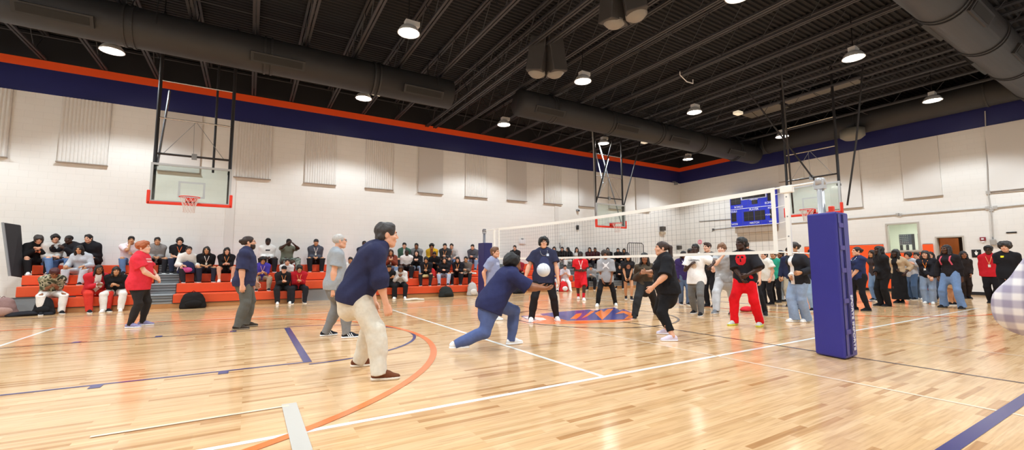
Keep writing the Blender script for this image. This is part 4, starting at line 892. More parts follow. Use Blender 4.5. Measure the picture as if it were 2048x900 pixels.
def hand_frame(K, nm, po):
    L = K.L; _, f = arm_dirs(K, nm); sg = -1 if nm == 'l' else 1
    hint = po.get(nm+'palm', None)     # local direction the back of the hand looks to
    n = K.RB@np.array(hint, float) if hint is not None else K.RB@np.array((sg*1., .15, 0.))
    if po.get(nm+'hd') is not None: f = nrm(K.RB@np.array(po[nm+'hd'], float))
    n = n-f*(n@f); n = nrm(n) if np.linalg.norm(n) > .05 else nrm(np.cross(f, K.RB[:, 0]))
    a = np.cross(f, n); thumb = a*(1 if nm == 'l' else -1)
    # thumb side: palm facing in, fingers down -> thumb forward
    return np.stack([a*(-sg), f, n], -1), L[nm+'wr']+f*.012*K.s
# ================================================================== people
SKIN = {'pale': '#e8b79c', 'light': '#dba486', 'tan': '#c08a64', 'brown': '#8d5a3c', 'dark': '#553524', 'deep': '#3d261c'}
def skin_mat(k): return mat('skin_'+k, SKIN.get(k, k), .48, noise=.05, nscale=9, spec=.35)
def lip_mat(k): c = lin(SKIN.get(k, k)); return mat('lip_'+k, (min(1, c[0]*.85), c[1]*.55, c[2]*.55), .45)
def hair_mat(c): return mat('hair_'+c, c, .55, noise=.35, nscale=45, spec=.4, bump=.5, bscale=90)
RES = {'hero': (.0068, .0060, .0095, .0075), 'mid': (.0095, .0060, .0125, .0100), 'far': (.0115, .0068, .0155, .0125)}
def pattern_mat(name, cols, scale, kind):
    if name in _mats: return _mats[name]
    m = bpy.data.materials.new(name); m.use_nodes = True; _mats[name] = m; nt = m.node_tree; b = nt.nodes['Principled BSDF']; b.inputs['Roughness'].default_value = .88; b.inputs['Specular IOR Level'].default_value = .2
    tc = nt.nodes.new('ShaderNodeTexCoord')
    if kind == 'camo':
        n = nt.nodes.new('ShaderNodeTexNoise'); n.inputs['Scale'].default_value = scale; n.inputs['Detail'].default_value = 1; nt.links.new(tc.outputs['Object'], n.inputs['Vector'])
        r = nt.nodes.new('ShaderNodeValToRGB'); r.color_ramp.interpolation = 'CONSTANT'; e = r.color_ramp.elements; e[0].color = lin(cols[0]); e[0].position = 0; e[1].color = lin(cols[1]); e[1].position = .44
        for p, c in zip((.52, .6), cols[2:]): x = e.new(p); x.color = lin(c)
        nt.links.new(n.outputs['Fac'], r.inputs[0]); nt.links.new(r.outputs[0], b.inputs['Base Color'])
    else:       # plaid: two soft sets of stripes
        out = None
        for ax in ('Z', 'Y'):
            w_ = nt.nodes.new('ShaderNodeTexWave'); w_.wave_type = 'BANDS'; w_.bands_direction = ax; w_.inputs['Scale'].default_value = scale; w_.inputs['Distortion'].default_value = .3; nt.links.new(tc.outputs['Object'], w_.inputs['Vector'])
            r = nt.nodes.new('ShaderNodeValToRGB'); e = r.color_ramp.elements; e[0].position = .35; e[0].color = lin(cols[0]); e[1].position = .75; e[1].color = lin(cols[1]); nt.links.new(w_.outputs['Fac'], r.inputs[0])
            if out is None: out = r.outputs[0]
            else:
                mx = nt.nodes.new('ShaderNodeMix'); mx.data_type = 'RGBA'; mx.blend_type = 'MULTIPLY'; mx.inputs[0].default_value = .8; nt.links.new(out, mx.inputs[6]); nt.links.new(r.outputs[0], mx.inputs[7]); out = mx.outputs[2]
        nt.links.new(out, b.inputs['Base Color'])
    return m
def cmat(c): return c if not isinstance(c, str) else cloth(c)
def hair_prims(K, style):
    C, R, h = K.C, K.RH, K.hs; Q = lambda x, y, z: C+R@(np.array((x, y, z))*h)
    E = lambda c, r, k=.015: ell(Q(*c), np.array(r)*h, k*h, R.T)
    Kn = lambda a, b, ra, rb, k=.02: cone(Q(*a), Q(*b), ra*h, rb*h, k*h)
    face = sub(E((0, .100, -.040), (.078, .078, .088)), .015*h); face2 = sub(E((0, .110, -.026), (.070, .078, .090)), .012*h)
    cutd = lambda z, ny=.35: cut(Q(0, 0, z), R@np.array((0, ny, -1.)))
    up = K.RU[:, 2]; bk = -K.RU[:, 1]; xr = K.RU[:, 0]; N = K.L['neck']; s = K.s
    n = lambda a, f: noise(a*h, f/h, 3)
    if style == 'short': return [E((0, -.014, .046), (.086, .106, .090)), E((0, -.05, -.02), (.078, .058, .07)), E((0, .045, .092), (.058, .04, .024)), sub(E((0, .105, -.028), (.080, .078, .086)), .012*h), sub(E((.088, .0, -.03), (.02, .03, .045)), .008*h), sub(E((-.088, .0, -.03), (.02, .03, .045)), .008*h), cutd(-.03, .6), n(.006, 60)]
    if style == 'buzz': return [E((0, -.013, .040), (.081, .102, .086)), face, cutd(-.035), n(.002, 120)]
    if style == 'receding': return [E((0, -.018, .036), (.083, .102, .086)), sub(E((0, .085, .04), (.07, .095, .105)), .02*h), cutd(-.05, .3), n(.003, 70)]
    if style == 'swept': return [E((0, -.016, .046), (.086, .106, .090)), E((0, .045, .105), (.062, .055, .030)), sub(E((0, .105, -.035), (.078, .074, .088)), .012*h), cutd(-.055, .25), n(.005, 55)]
    if style == 'curly': return [E((0, -.012, .055), (.096, .112, .098)), E((0, .055, .095), (.07, .05, .04)), face2, cutd(-.03, .3), n(.013, 42)]
    if style == 'afro': return [E((0, -.020, .050), (.125, .125, .112)), sub(E((0, .125, -.035), (.075, .082, .092)), .015*h), cutd(-.07, .35), n(.012, 45)]
    if style == 'mop': return [E((0, -.012, .048), (.100, .114, .096)), E((0, .070, .062), (.070, .040, .034)), E((-.078, .03, .0), (.024, .05, .06)), E((.078, .03, .0), (.024, .05, .06)), sub(E((0, .114, -.036), (.074, .072, .084)), .010*h), cutd(-.075, .15), n(.009, 46)]
    if style == 'bob': return [E((0, -.014, .044), (.090, .108, .090)), E((0, -.045, -.03), (.092, .075, .085)), Kn((-.077, .02, .02), (-.080, .03, -.09), .026, .018), Kn((.077, .02, .02), (.080, .03, -.09), .026, .018), E((.02, .080, .075), (.055, .03, .024)), face2, n(.009, 45)]
    if style == 'long':
        P = [E((0, -.014, .044), (.088, .106, .090)), E((0, -.05, -.04), (.088, .065, .10))]
        for q in (-1, 1): P += [Kn((q*.074, .01, .02), (q*.085, .015, -.12), .028, .030), cone(Q(q*.085, .015, -.12), N+xr*q*.10*s+bk*(-.075)*s-up*.12*s, .030*h, .026*h, .03*h)]
        P += [cone(Q(0, -.075, -.02), N+bk*.085*s-up*.10*s, .075*h, .085*h, .04*h, 0, (R[:, 1], .5)), cone(N+bk*.085*s-up*.10*s, N+bk*.105*s-up*.22*s, .085*h, .055*h, .03*h, 0, (R[:, 1], .45)), face2, n(.010, 42)]; return P
    if style == 'hijab':
        return [E((0, -.012, .040), (.092, .110, .094)), E((0, .0, -.07), (.085, .088, .085)), cone(Q(0, 0, -.09), N-up*.02*s, .085*h, .13*s, .05*h, 0, (R[:, 1], .8)), ell(N-up*.06*s+bk*.0, np.array((.17, .125, .10))*s, .04*s, K.RU.T), sub(E((0, .105, -.02), (.058, .06, .082)), .01*h), n(.004, 25)]
    if style in ('pony', 'bun', 'braids'):
        P = [E((0, -.014, .042), (.084, .104, .087)), face, cutd(-.04, .4)]
        if style == 'bun': P += [E((0, -.125, .045), (.036, .036, .036)), E((0, -.105, .0), (.03, .03, .03))]
        P.append(n(.004, 60))
        if style == 'pony': P += [Kn((0, -.10, .06), (0, -.145, .03), .026, .034), Kn((0, -.145, .03), (.0, -.155, -.12), .036, .034), Kn((.0, -.155, -.12), (.01, -.135, -.26), .034, .014)]
        if style == 'braids':
            P = P[:1]+[E((0, -.04, -.03), (.088, .07, .09)), face2, n(.004, 60)]
            for q in (-1, 1):
                for d in (.0, .03, -.03): P += [Kn((q*.078, d, .0), (q*(.092+abs(d)*.3), d+.01, -.14), .017, .016), cone(Q(q*(.092+abs(d)*.3), d+.01, -.14), N+xr*q*(.09+d*.4)*s-bk*.08*s-up*.20*s, .016*h, .010*h, .02*h)]
            P += [cone(Q(0, -.085, -.03), N+bk*.10*s-up*.22*s, .07*h, .06*h, .04*h, 0, (R[:, 1], .5))]
        return P
    if style == 'beanie': return [E((0, -.012, .050), (.092, .110, .098)), cutd(.028, .05), n(.002, 60)]
    if style == 'durag': return [E((0, -.013, .042), (.086, .105, .090)), face, cutd(-.02, .45), Kn((0, -.10, -.02), (0, -.12, -.12), .03, .02), n(.002, 40)]
    return [E((0, -.014, .044), (.085, .105, .088)), face, cutd(-.035), n(.004, 70)]
def march(prims, P, d, n=40):
    P = np.array(P, float)
    for _ in range(n): P = P+d*(np.clip(feval(prims, P), -.05, .2)*.8)[..., None]
    return P
_stats = {}
def person(label, loc, H, face, po, skin, hair, top, bottom, shoes, extra=(), q='mid', b=1., belly=0., bust=0., hip=1., group=None, mood=None, deform=None):
    """loc: ground point under the feet; face: 0 looks along the line to the camera, 90 to picture right"""
    loc = np.asarray(loc, float); rs, rh, rc, rha = RES[q]; seed = abs(hash(label)) % 9973 if False else sum(ord(c)*(i+1) for i, c in enumerate(label)) % 9973
    v = CAM[:2]-loc[:2]; phi = math.atan2(v[1], v[0])+math.radians(face)
    po = dict(po); po.setdefault('sw', max(1., b)**.85*(1.03 if b > 1.1 else 1)); K = make_skeleton(H, loc, phi, po); L = K.L; s = K.s; sk = skin_mat(skin); up = K.RT[:, 2]
    # --- body: torso, neck, head, arms, hands, legs as one surface
    P = torso_prims(K, b, -.012, belly*.8, bust*.8, hip); nk = .050*s*b**.3
    P.append(cone(L['neck']-K.RU[:, 2]*.03*s, K.C+K.RH@(np.array((0, -.018, -.055))*K.hs), nk*1.12, nk, .03*s))
    nosl = top.get('sleeve') in ('none', 'short', 'elbow', 'cap')
    ab = b**.6
    for nm in ('l', 'r'):
        P += [cone(L[nm+'sh'], L[nm+'el'], .050*s*ab, .040*s*ab, .03*s), cone(L[nm+'el'], L[nm+'wr'], .040*s*ab, .0265*s*ab**.6, .015*s), cone(L[nm+'el']+(L[nm+'wr']-L[nm+'el'])*.12, L[nm+'el']+(L[nm+'wr']-L[nm+'el'])*.4, .042*s*ab, .036*s*ab, .03*s)]
    bare = bottom['kind'] in ('shorts', 'capri'); tk = 1. if bare else .86
    for nm in ('l', 'r'):
        P += [cone(L[nm+'hip'], L[nm+'knee'], .082*s*tk*b**.7, .054*s*tk*b**.5, .03*s), cone(L[nm+'knee'], L[nm+'ank'], .054*s*tk*b**.5, .036*s*tk*b**.3, .02*s), cone(L[nm+'knee']+(L[nm+'ank']-L[nm+'knee'])*.2, L[nm+'knee']+(L[nm+'ank']-L[nm+'knee'])*.5, .056*s*tk*b**.5, .048*s*tk*b**.4, .03*s), cone(L[nm+'ank'], L[nm+'ank']-np.array((0, 0, .04*s))+L[nm+'fd'][:, 1]*.05*s, .036*s*tk, .03*s*tk, .02*s)]
    hp = head_prims(K.C, K.RH, K.hs, female=bust > 0); hands = []; curl = po.get('curl', .4)
    for nm in ('l', 'r'):
        R, W = hand_frame(K, nm, po); sz = s*po.get('handsize', 1.); hands.append(hand_prims(W, R, sz, po.get(nm+'curl', curl)))
        hands[-1].insert(0, cone(L[nm+'wr']-arm_dirs(K, nm)[1]*.02*s, W+R[:, 1]*.02*s, .0265*s*ab**.6, .024*s, .012*s))
    parts = []
    if q == 'hero': v_, f_ = sdf_mesh(P+hp+hands[0]+hands[1], rs); parts.append((v_, f_, sk))
    else:
        v_, f_ = sdf_mesh(P+hp, rs); parts.append((v_, f_, sk))
        for hh in hands: v_, f_ = sdf_mesh(hh, rh); parts.append((v_, f_, sk))
    hm = hair_mat(hair[1]); parts += face_parts(K.C, K.RH, K.hs, sk, hm if hair[0] not in ('hijab', 'beanie', 'durag') else hair_mat('#17120f'), lip_mat(skin), q == 'hero')
    root = np_obj('person', parts, None, loc); tag(root, label, 'person', group)
    def child(name, prims, res, m_, par=root):
        v_, f_ = sdf_mesh(prims, res); o = np_obj(name, [(v_, f_, m_)], par, loc); return o, v_, f_
    # --- hair
    if hair[0] != 'bald': child({'hijab': 'head_scarf', 'beanie': 'beanie', 'durag': 'head_scarf'}.get(hair[0], 'hair'), hair_prims(K, hair[0]), rha, hm)
    Q = lambda x, y, z: K.C+K.RH@(np.array((x, y, z))*K.hs)
    # --- trousers
    bk = bottom['kind']; fit = bottom.get('fit', .014)*s; flare = bottom.get('flare', 0)*s; bm = cmat(bottom['col']); T_ = torso_prims(K, b, .006*s+fit*.3, belly*.6, 0, hip, lo=-.11, sh=False)[:3]+torso_prims(K, b, .005*s+fit*.3, 0, 0, hip)[-2:]
    top_c = L['pel']+K.RP[:, 2]*.11*s
    BP = [p for p in T_]
    for nm in ('l', 'r'):
        h_, k_, a_ = L[nm+'hip'], L[nm+'knee'], L[nm+'ank']; r0, r1, r2 = .086*s*b**.7+fit, .058*s*b**.5+fit, .040*s+fit*1.2+flare
        if bk == 'shorts':
            t_ = bottom.get('len', .85); BP.append(cone(h_, h_+(k_-h_)*t_, r0, r1+.025*s+flare, .04*s, 1))
        elif bk == 'skirt': pass
        else:
            BP.append(cone(h_, k_, r0, r1, .04*s)); e = a_+(k_-a_)*(.22 if bk == 'capri' else .0)-np.array((0, 0, 0 if bk == 'capri' else .025*s)); BP.append(cone(k_, e, r1, (r2 if bk != 'capri' else .05*s*b**.4), .03*s, 1)); 
            c0 = k_+(e-k_)*.25; c1 = k_+(e-k_)*.5; BP.append(cone(c0, c1, (.058*s*b**.5+fit*.8), (.052*s*b**.4+fit*.8), .03*s))
            if bottom.get('cuff'): BP.append(cone(a_+(k_-a_)*.06, a_-np.array((0, 0, .02*s)), .05*s, .043*s, .01*s, 1))
    if bk == 'skirt':
        lp = (L['lank']+L['rank'])/2; BP.append(cone(L['pel'], lp+(L['pel']-lp)*bottom.get('up', .05), .175*s*b, .22*s*b, .05*s, 1, (K.RP[:, 1], .8)))
    BP += [noise(bottom.get('wr', .0045 if q == 'far' else .009)*s, 21/s, seed, (1, 1, .8)), cut(top_c, K.RP[:, 2])]
    tr, _, _ = child({'shorts': 'shorts', 'skirt': 'skirt'}.get(bk, 'trousers'), BP, rc, bm)
    # --- top
    sl = top.get('sleeve', 'short'); off = top.get('off', .014)*s; hem = top.get('hem', .10)*s; tm = cmat(top['col'])
    TP = torso_prims(K, b, off, belly, bust, hip*top.get('hipw', 1.), lo=-.12, sho=.010*s+off*.5)
    if hem > .12: TP.append(cone(L['pel'], L['pel']-K.RP[:, 2]*(hem), .160*s*b*hip+off, .165*s*b*hip+off+top.get('aline', 0)*s, .05*s, 0, (K.RP[:, 1], .74)))
    for nm in ('l', 'r'):
        sh, el, wr = L[nm+'sh'], L[nm+'el'], L[nm+'wr']; o2 = .008*s+off*.55; lo_ = top.get('loose', 0)*s
        if sl == 'none': continue
        if sl in ('short', 'cap', 'elbow'):
            t_ = {'short': .62, 'cap': .35, 'elbow': .95}[sl]; TP.append(cone(sh, sh+(el-sh)*t_, .053*s*ab+o2, .050*s*ab+o2+.012*s+lo_, .035*s, 1))
        else:
            e = {'long': 1.0, 'push': .35, 'three': .6}[sl]; w_ = el+(wr-el)*e
            TP += [cone(sh, el, .052*s*ab+o2, .046*s*ab+o2+lo_, .035*s), cone(el, w_, .047*s*ab+o2+lo_, (.033 if e > .9 else .042)*s*ab+o2+lo_*.6, .02*s, 1)]
    if top.get('collar'): TP.append(cone(L['neck']-K.RU[:, 2]*.03*s, L['neck']+K.RU[:, 2]*.035*s, .066*s, .062*s, .02*s, 1))
    if top.get('hood'): TP += [ell(L['neck']-K.RU[:, 1]*.075*s+K.RU[:, 2]*.005*s, np.array((.115, .055, .075))*s, .03*s, K.RU.T), cone(L['neck']+K.RU[:, 0]*.07*s-K.RU[:, 1]*.03*s, L['neck']+K.RU[:, 1]*.085*s-K.RU[:, 2]*.06*s, .030*s, .022*s, .02*s), cone(L['neck']-K.RU[:, 0]*.07*s-K.RU[:, 1]*.03*s, L['neck']+K.RU[:, 1]*.085*s-K.RU[:, 2]*.06*s, .030*s, .022*s, .02*s)]
    solid = list(TP)
    TP += [sub(cone(L['neck']-K.RU[:, 2]*.0*s, L['neck']+K.RU[:, 2]*.12*s+K.RU[:, 1]*.03*s, .058*s, .075*s), .008*s)] if not top.get('collar') and not top.get('hood') else [sub(cone(L['neck']-K.RU[:, 2]*.0*s, L['neck']+K.RU[:, 2]*.16*s+K.RU[:, 1]*.04*s, .054*s, .062*s), .006*s)]
    TP += [noise(top.get('wr', .005 if q == 'far' else .010)*s, 19/s, seed+5, (1, 1, 1.2)), cut(L['pel']-K.RP[:, 2]*hem, -K.RP[:, 2])]
    st, sv, sf = child(top.get('name', 'shirt'), TP, rc, tm)
    fwd = K.RT[:, 1]; xr = K.RT[:, 0]
    def on_shirt(u, v_, lift=.004): 
        p = L['chest']+xr*u*s+up*v_*s+fwd*.42*s; return march(TP, p[None], -fwd)[0]+fwd*lift
    for pr in top.get('prints', ()):       # printed areas: own thin skin over the shirt
        nv = sv[sf]; c = nv.mean(1)-L['chest']; nn = np.cross(nv[:, 1]-nv[:, 0], nv[:, 2]-nv[:, 0]); nn /= np.linalg.norm(nn, axis=1)[:, None]+1e-12
        sgn = -1 if pr.get('back') else 1; ok = (nn@fwd)*sgn > .25; u = c@xr/s; v2 = c@up/s; ok &= np.array([bool(pr['f'](a, d)) for a, d in zip(u, v2)]) & (np.abs(u) < .3)
        f2 = sf[ok]
        if len(f2):
            ids, inv = np.unique(f2, return_inverse=True); np_obj(pr.get('name', 'print'), [(sv[ids]+fwd*sgn*.003, inv.reshape(-1, 4), cmat(pr['col']))], st, loc)
    for tx, u, v_, size, col in top.get('text', ()):
        R = np.stack([-xr, up, fwd], -1)@np.diag([-1., 1., 1.]); o = text_mesh(tx, size*s, 'lettering', cmat(col), st, np.stack([-xr*-1*-1, up, fwd], -1), L['chest']-xr*0+up*v_*s+fwd*.3*s, .0005)
        n = len(o.data.vertices); a = np.empty(n*3); o.data.vertices.foreach_get('co', a); a = march(TP, a.reshape(-1, 3)+xr*u*s, -fwd)+fwd*.004-loc; o.data.vertices.foreach_set('co', a.astype(np.float32).ravel()); o.data.update()
    # --- shoes
    sm_, so_ = cmat(shoes['col']), mat('sole_'+shoes.get('sole', '#e8e6e2'), shoes.get('sole', '#e8e6e2'), .5); hi = shoes.get('high', 0)
    for nm in ('l', 'r'):
        A, D = L[nm+'ank'], L[nm+'fd']@rotx(-L[nm+'pitch']); Qf = lambda x, y, z: A+D@(np.array((x, y, z-.075))*s)
        E = lambda c, r, k=.02: ell(Qf(*c), np.array(r)*s, k*s, D.T); cu = cut(Qf(0, 0, .020), -D[:, 2])
        U = [E((0, -.032, .045), (.036, .045, .042)), E((0, .085, .034), (.044, .07, .036)), E((0, .150, .026), (.040, .050, .028)), cone(Qf(0, .0, .085+hi), Qf(0, .08, .05), .036*s, .036*s, .03*s), E((0, .03, .05), (.037, .06, .042))]
        U.append(cut(Qf(0, -.0, .098+hi), D[:, 2])); U.append(cu); o, _, _ = child('shoe', U, min(rc, .0095), sm_)
        S_ = [cone(Qf(0, -.038, .012), Qf(0, .07, .012), .043*s, .046*s, .02*s), cone(Qf(0, .07, .012), Qf(0, .152, .012), .048*s, .046*s, .02*s), cut(Qf(0, 0, .026), D[:, 2]), cut(Qf(0, 0, .001), -D[:, 2])]
        v_, f_ = sdf_mesh(S_, min(rc, .0085)); np_obj('sole', [(v_, f_, so_)], o, loc)
        if shoes.get('stripes'):
            pt = []
            for sgx in (-1, 1):
                for dy in (.02, .05, .08): pt.append(tube_np([Qf(sgx*.047, dy+.02, .03), Qf(sgx*.043, dy, .055), Qf(sgx*.032, dy-.012, .078)], .006*s, cmat(shoes['stripes'])))
            np_obj('stripe', pt, o, loc)
        if shoes.get('laces'): np_obj('laces', [tube_np([Qf(-.022, y, z), Qf(0, y+.004, z+.012), Qf(.022, y, z)], .004*s, cmat(shoes['laces'])) for y, z in ((.055, .075), (.075, .068), (.095, .061))], o, loc)
        if shoes.get('sock'):
            v_, f_ = sdf_mesh([cone(Qf(0, 0, .07), L[nm+'ank']+(L[nm+'knee']-L[nm+'ank'])*shoes.get('sockh', .25), .044*s, .050*s, .01*s, 1)], .009); np_obj('sock', [(v_, f_, cmat(shoes['sock']))], root, loc)
    # --- extras
    for e in extra:
        k = e[0]
        if k == 'glasses':
            gm = mat('glasses_frame', '#1b191a', .3); pt = []
            for sg in (-1, 1): pt.append(tube_np([Q(sg*.033+.023*math.cos(a), .104-.010*abs(math.cos(a)*.5+sg*.5)*0, .008+.018*math.sin(a)) for a in np.linspace(0, 2*math.pi, 15)], .0024*K.hs, gm, 5)); pt.append(tube_np([Q(sg*.056, .102, .014), Q(sg*.082, .06, .014), Q(sg*.084, -.01, .01)], .0024*K.hs, gm, 5))
            pt.append(tube_np([Q(-.010, .105, .012), Q(0, .110, .014), Q(.010, .105, .012)], .0024*K.hs, gm, 5)); np_obj('glasses', pt, root, loc)
        elif k == 'beard':
            h = K.hs; Ek = lambda c, r: ell(Q(*c), np.array(r)*h, .02*h, K.RH.T)
            child('beard', [Ek((0, .030, -.062), (.068, .074, .064)), Ek((0, .058, -.105), (.04, .036, .034)), sub(Ek((0, .075, .0), (.062, .07, .052)), .01*h), cut(Q(0, 0, -.015), K.RH@np.array((0, .25, 1.))), sub(ell(Q(0, .11, -.06), np.array((.02, .014, .010))*h, .01, K.RH.T), .005*h), noise(.003*h, 70/h, 2)], min(rha, .0085), hair_mat(e[1]))
        elif k == 'lanyard':
            lm = cmat(e[1]); dp = e[2] if len(e) > 2 else -.10; pt = []
            for sg in (-1, 1):
                pts = [L['neck']+K.RU[:, 0]*sg*.062*s+K.RU[:, 2]*.0*s-K.RU[:, 1]*.02*s+K.RU[:, 2]*.03*s]+[on_shirt(sg*.062*(1-t), .10*(1-t)+dp*t, .006) for t in (.0, .35, .7, 1.)]
                pt.append(tube_np(pts, .0075*s, lm, 6))
            ly = np_obj('lanyard', pt, root, loc); c = on_shirt(0, dp-.05, .01); m_ = MB(); m_.box((-.027*s, -.003, -.04*s), (.027*s, .003, .04*s), 0, np.stack([xr, fwd, up], -1), c-loc); m_.build('badge', cmat(e[3]) if len(e) > 3 else mat('badge_card', '#e9e4da', .4), ly)
        elif k == 'necklace':
            pts = [on_shirt(.075*math.cos(a), .15+.115*math.sin(a)*1., .004) for a in np.linspace(math.pi*1.02, math.pi*1.98, 11)]; np_obj('necklace', [tube_np(pts, .004, M_CHROME, 5)], root, loc)
        elif k == 'cap':
            h = K.hs; cm_ = cmat(e[1]); co, _, _ = child('cap', [ell(Q(0, -.012, .052), np.array((.090, .108, .086))*h, .01, K.RH.T), cut(Q(0, 0, .04), K.RH@np.array((0, .05, -1.)))], rha, cm_)
            child('brim', [cone(Q(0, .06, .050), Q(0, .135, .042), .072*h, .062*h, .01*h, 0, (K.RH[:, 2], .12))], min(rha, .0075), cm_, co)
        elif k == 'brimhat':
            h = K.hs; cm_ = cmat(e[1]); co, _, _ = child('hat', [ell(Q(0, -.012, .062), np.array((.090, .106, .080))*h, .01, K.RH.T), cut(Q(0, 0, .05), K.RH@np.array((0, .05, -1.)))], rha, cm_)
            child('brim', [ell(Q(0, -.005, .055), np.array((.150, .165, .022))*h, .01, K.RH.T)], min(rha, .009), cm_, co)
        elif k == 'facemask':
            child('face_mask', [ell(Q(0, .040, -.055), np.array((.066, .066, .052))*K.hs, .01, K.RH.T), cut(Q(0, .03, 0), -K.RH[:, 1])], min(rha, .009), cmat(e[1]))
        elif k == 'backstraps':
            pt = []
            for sg in (-1, 1): pt.append(tube_np([L['neck']+K.RU[:, 0]*sg*.10*s+K.RU[:, 2]*.02*s]+[on_shirt(sg*x, z, .008) for x, z in ((.10, .09), (.105, .0), (.12, -.12))], .018*s, cmat(e[1]), 6))
            np_obj('backpack_strap', pt, root, loc)
        elif k == 'hoodup':
            h = K.hs; child('hood', [ell(Q(0, -.02, .03), np.array((.112, .125, .125))*h, .02*h, K.RH.T), ell(Q(0, -.02, -.08), np.array((.105, .10, .09))*h, .03*h, K.RH.T), sub(ell(Q(0, .13, -.01), np.array((.08, .10, .115))*h, .01, K.RH.T), .01*h)], rha, cmat(e[1]))
        elif k == 'socks': pass
        elif k == 'belt':
            child('belt', [cone(top_c-K.RP[:, 2]*.05*s, top_c-K.RP[:, 2]*.01*s, .165*s*b, .165*s*b, .01, 3, (K.RP[:, 1], .73))], rc, cmat(e[1]))
        elif k == 'open_jacket':      # jacket fronts left open over a paler top
            f = e[1]; nv = sv[sf]; c = nv.mean(1)-L['chest']; nn = np.cross(nv[:, 1]-nv[:, 0], nv[:, 2]-nv[:, 0]); nn /= np.linalg.norm(nn, axis=1)[:, None]+1e-12; ok = (nn@fwd > .3) & (np.abs(c@xr/s) < e[2])
            f2 = sf[ok]; ids, inv = np.unique(f2, return_inverse=True); np_obj('undershirt', [(sv[ids]+fwd*.003, inv.reshape(-1, 4), cmat(f))], st, loc)
        elif k == 'apron_stripe':
            for nm in ('l', 'r'):
                h_, k_, a_ = L[nm+'hip'], L[nm+'knee'], L[nm+'ank']; sg = -1 if nm == 'l' else 1; x = K.RB[:, 0]*sg*(.075*s+fit)
                np_obj('side_stripe', [tube_np([h_+x*1.1, k_+x*.9, a_+x*.75], .009*s, cmat(e[1]), 6)], tr, loc)
    return root, K
def gp(px, py): return ground(px, py)
def local(loc, face, P):
    """world point -> the person's own frame"""
    loc = np.asarray(loc, float); v = CAM[:2]-loc[:2]; phi = math.atan2(v[1], v[0])+math.radians(face); return rotz(phi-math.pi/2).T@(np.asarray(P, float)-loc)
def at_depth(px, py, ref, dz=0.):
    """point of the pixel on the upright plane through ref square to the line of sight, dz metres further away"""
    n = np.array([ref[0], ref[1], 0.]); n = n/np.linalg.norm(n); r = ray(px, py); t = (n@(np.asarray(ref)-CAM)+dz)/(n@r); return CAM+r*t
# ------------------------------------------------------------------ adults and students standing on the court
def stand(label, feet, H, face, skin, hair, top, bottom, shoes, hands=None, extra=(), q='mid', po=None, pel=None, head=None, loc=None, **kw):
    """feet: two floor pixels (heel-to-ball middle); hands: pixel (x, y, depth offset) of each wrist, picture-left first"""
    g = [gp(*f[:2]) for f in feet]; L0 = (g[0]+g[1])/2 if loc is None else gp(*loc); po = dict(po or {}); A = lambda x, y, d=0.: local(L0, face, at_depth(x, y, L0, d))
    a = [local(L0, face, p) for p in g]; fl = sorted(range(2), key=lambda i: a[i][0])
    for i, nm in zip(fl, ('l', 'r')): po.setdefault(nm+'f', (a[i][0], a[i][1], feet[i][2] if len(feet[i]) > 2 else 0.))
    if pel:
        p = A(*pel[:3]); po['px'], po['py'] = p[0], p[1]
        if len(pel) < 4: po['pz'] = p[2]
    if hands:
        hh = [A(*h) if h else None for h in hands]
        lr = ('r', 'l') if abs((face+180) % 360-180) < 90 else ('l', 'r')
        if kw.pop('swap', False): lr = lr[::-1]
        for h, nm in zip(hh, lr):
            if h is not None: po[nm+'h'] = h
    if head: po['head'] = head
    kw.setdefault('group', 'players and students standing on the court'); return person(label, L0, H, face, po, skin, hair, top, bottom, shoes, extra, q, **kw)
WSH = dict(col='#efeeea', sole='#f4f4f2', laces='#ffffff'); BSH = dict(col='#19181b', sole='#2a2a2c'); BWS = dict(col='#1b1b1f', sole='#efefec', laces='#e5e5e5')
JEAN, DJEAN, LJEAN, BLK = '#5f7ba0', '#3d4f6e', '#9db3c9', '#1d1b1d'
def pants(c, **k): return dict(dict(kind='long', col=c, fit=.014), **k)
SKINNY = dict(fit=.006); WIDE = dict(fit=.024, flare=.024); BAGGY = dict(fit=.030, flare=.012)
# big man leaning
stand('large man in a navy pullover and pale khaki trousers leaning forward, brown shoes', [(716, 733), (758, 760)], 1.96, 92, 'light', ('short', '#37312f'),
    dict(col='#2b2d49', sleeve='push', off=.028, hem=.13, collar=True, name='pullover', loose=.008, wr=.013), dict(kind='long', col='#d3cab9', fit=.026, wr=.012), dict(col='#6b3d26', sole='#e3d8c8'),
    [(748, 602, .22), (772, 608, -.24)], (('belt', '#3a2a20'),), 'hero', dict(lean=27, hunch=10, lfy=2, rfy=-6, rel=(.9, -.6, .3), lel=(-.8, -.5, .1), curl=.85, rkn=(.1, 1, 0), lkn=(-.1, 1, 0), head=(4, 6), hscale=1.1), (712, 583, 0), b=1.14, belly=.62)
stand('grey-haired man in a grey tee and grey trousers stepping forward, striped black trainers', [(650, 672), (693, 676)], 1.87, 96, 'light', ('buzz', '#b9b3ad'),
    dict(col='#9a9ea2', sleeve='short', off=.018, hem=.12, loose=.012), pants('#7d7c7b', fit=.018), dict(col='#20222a', sole='#f2f2f2', stripes='#f4f4f4', laces='#e8e8e8'),
    [(668, 588, .28), (666, 588, -.20)], (('glasses',),), 'hero', dict(lean=3, head=(6, 8), rel=(.5, -1, -.2), curl=.7, lkn=(0, 1, 0), rkn=(0, 1, 0)), (668, 578, 0, 1), b=1.1, belly=.3)
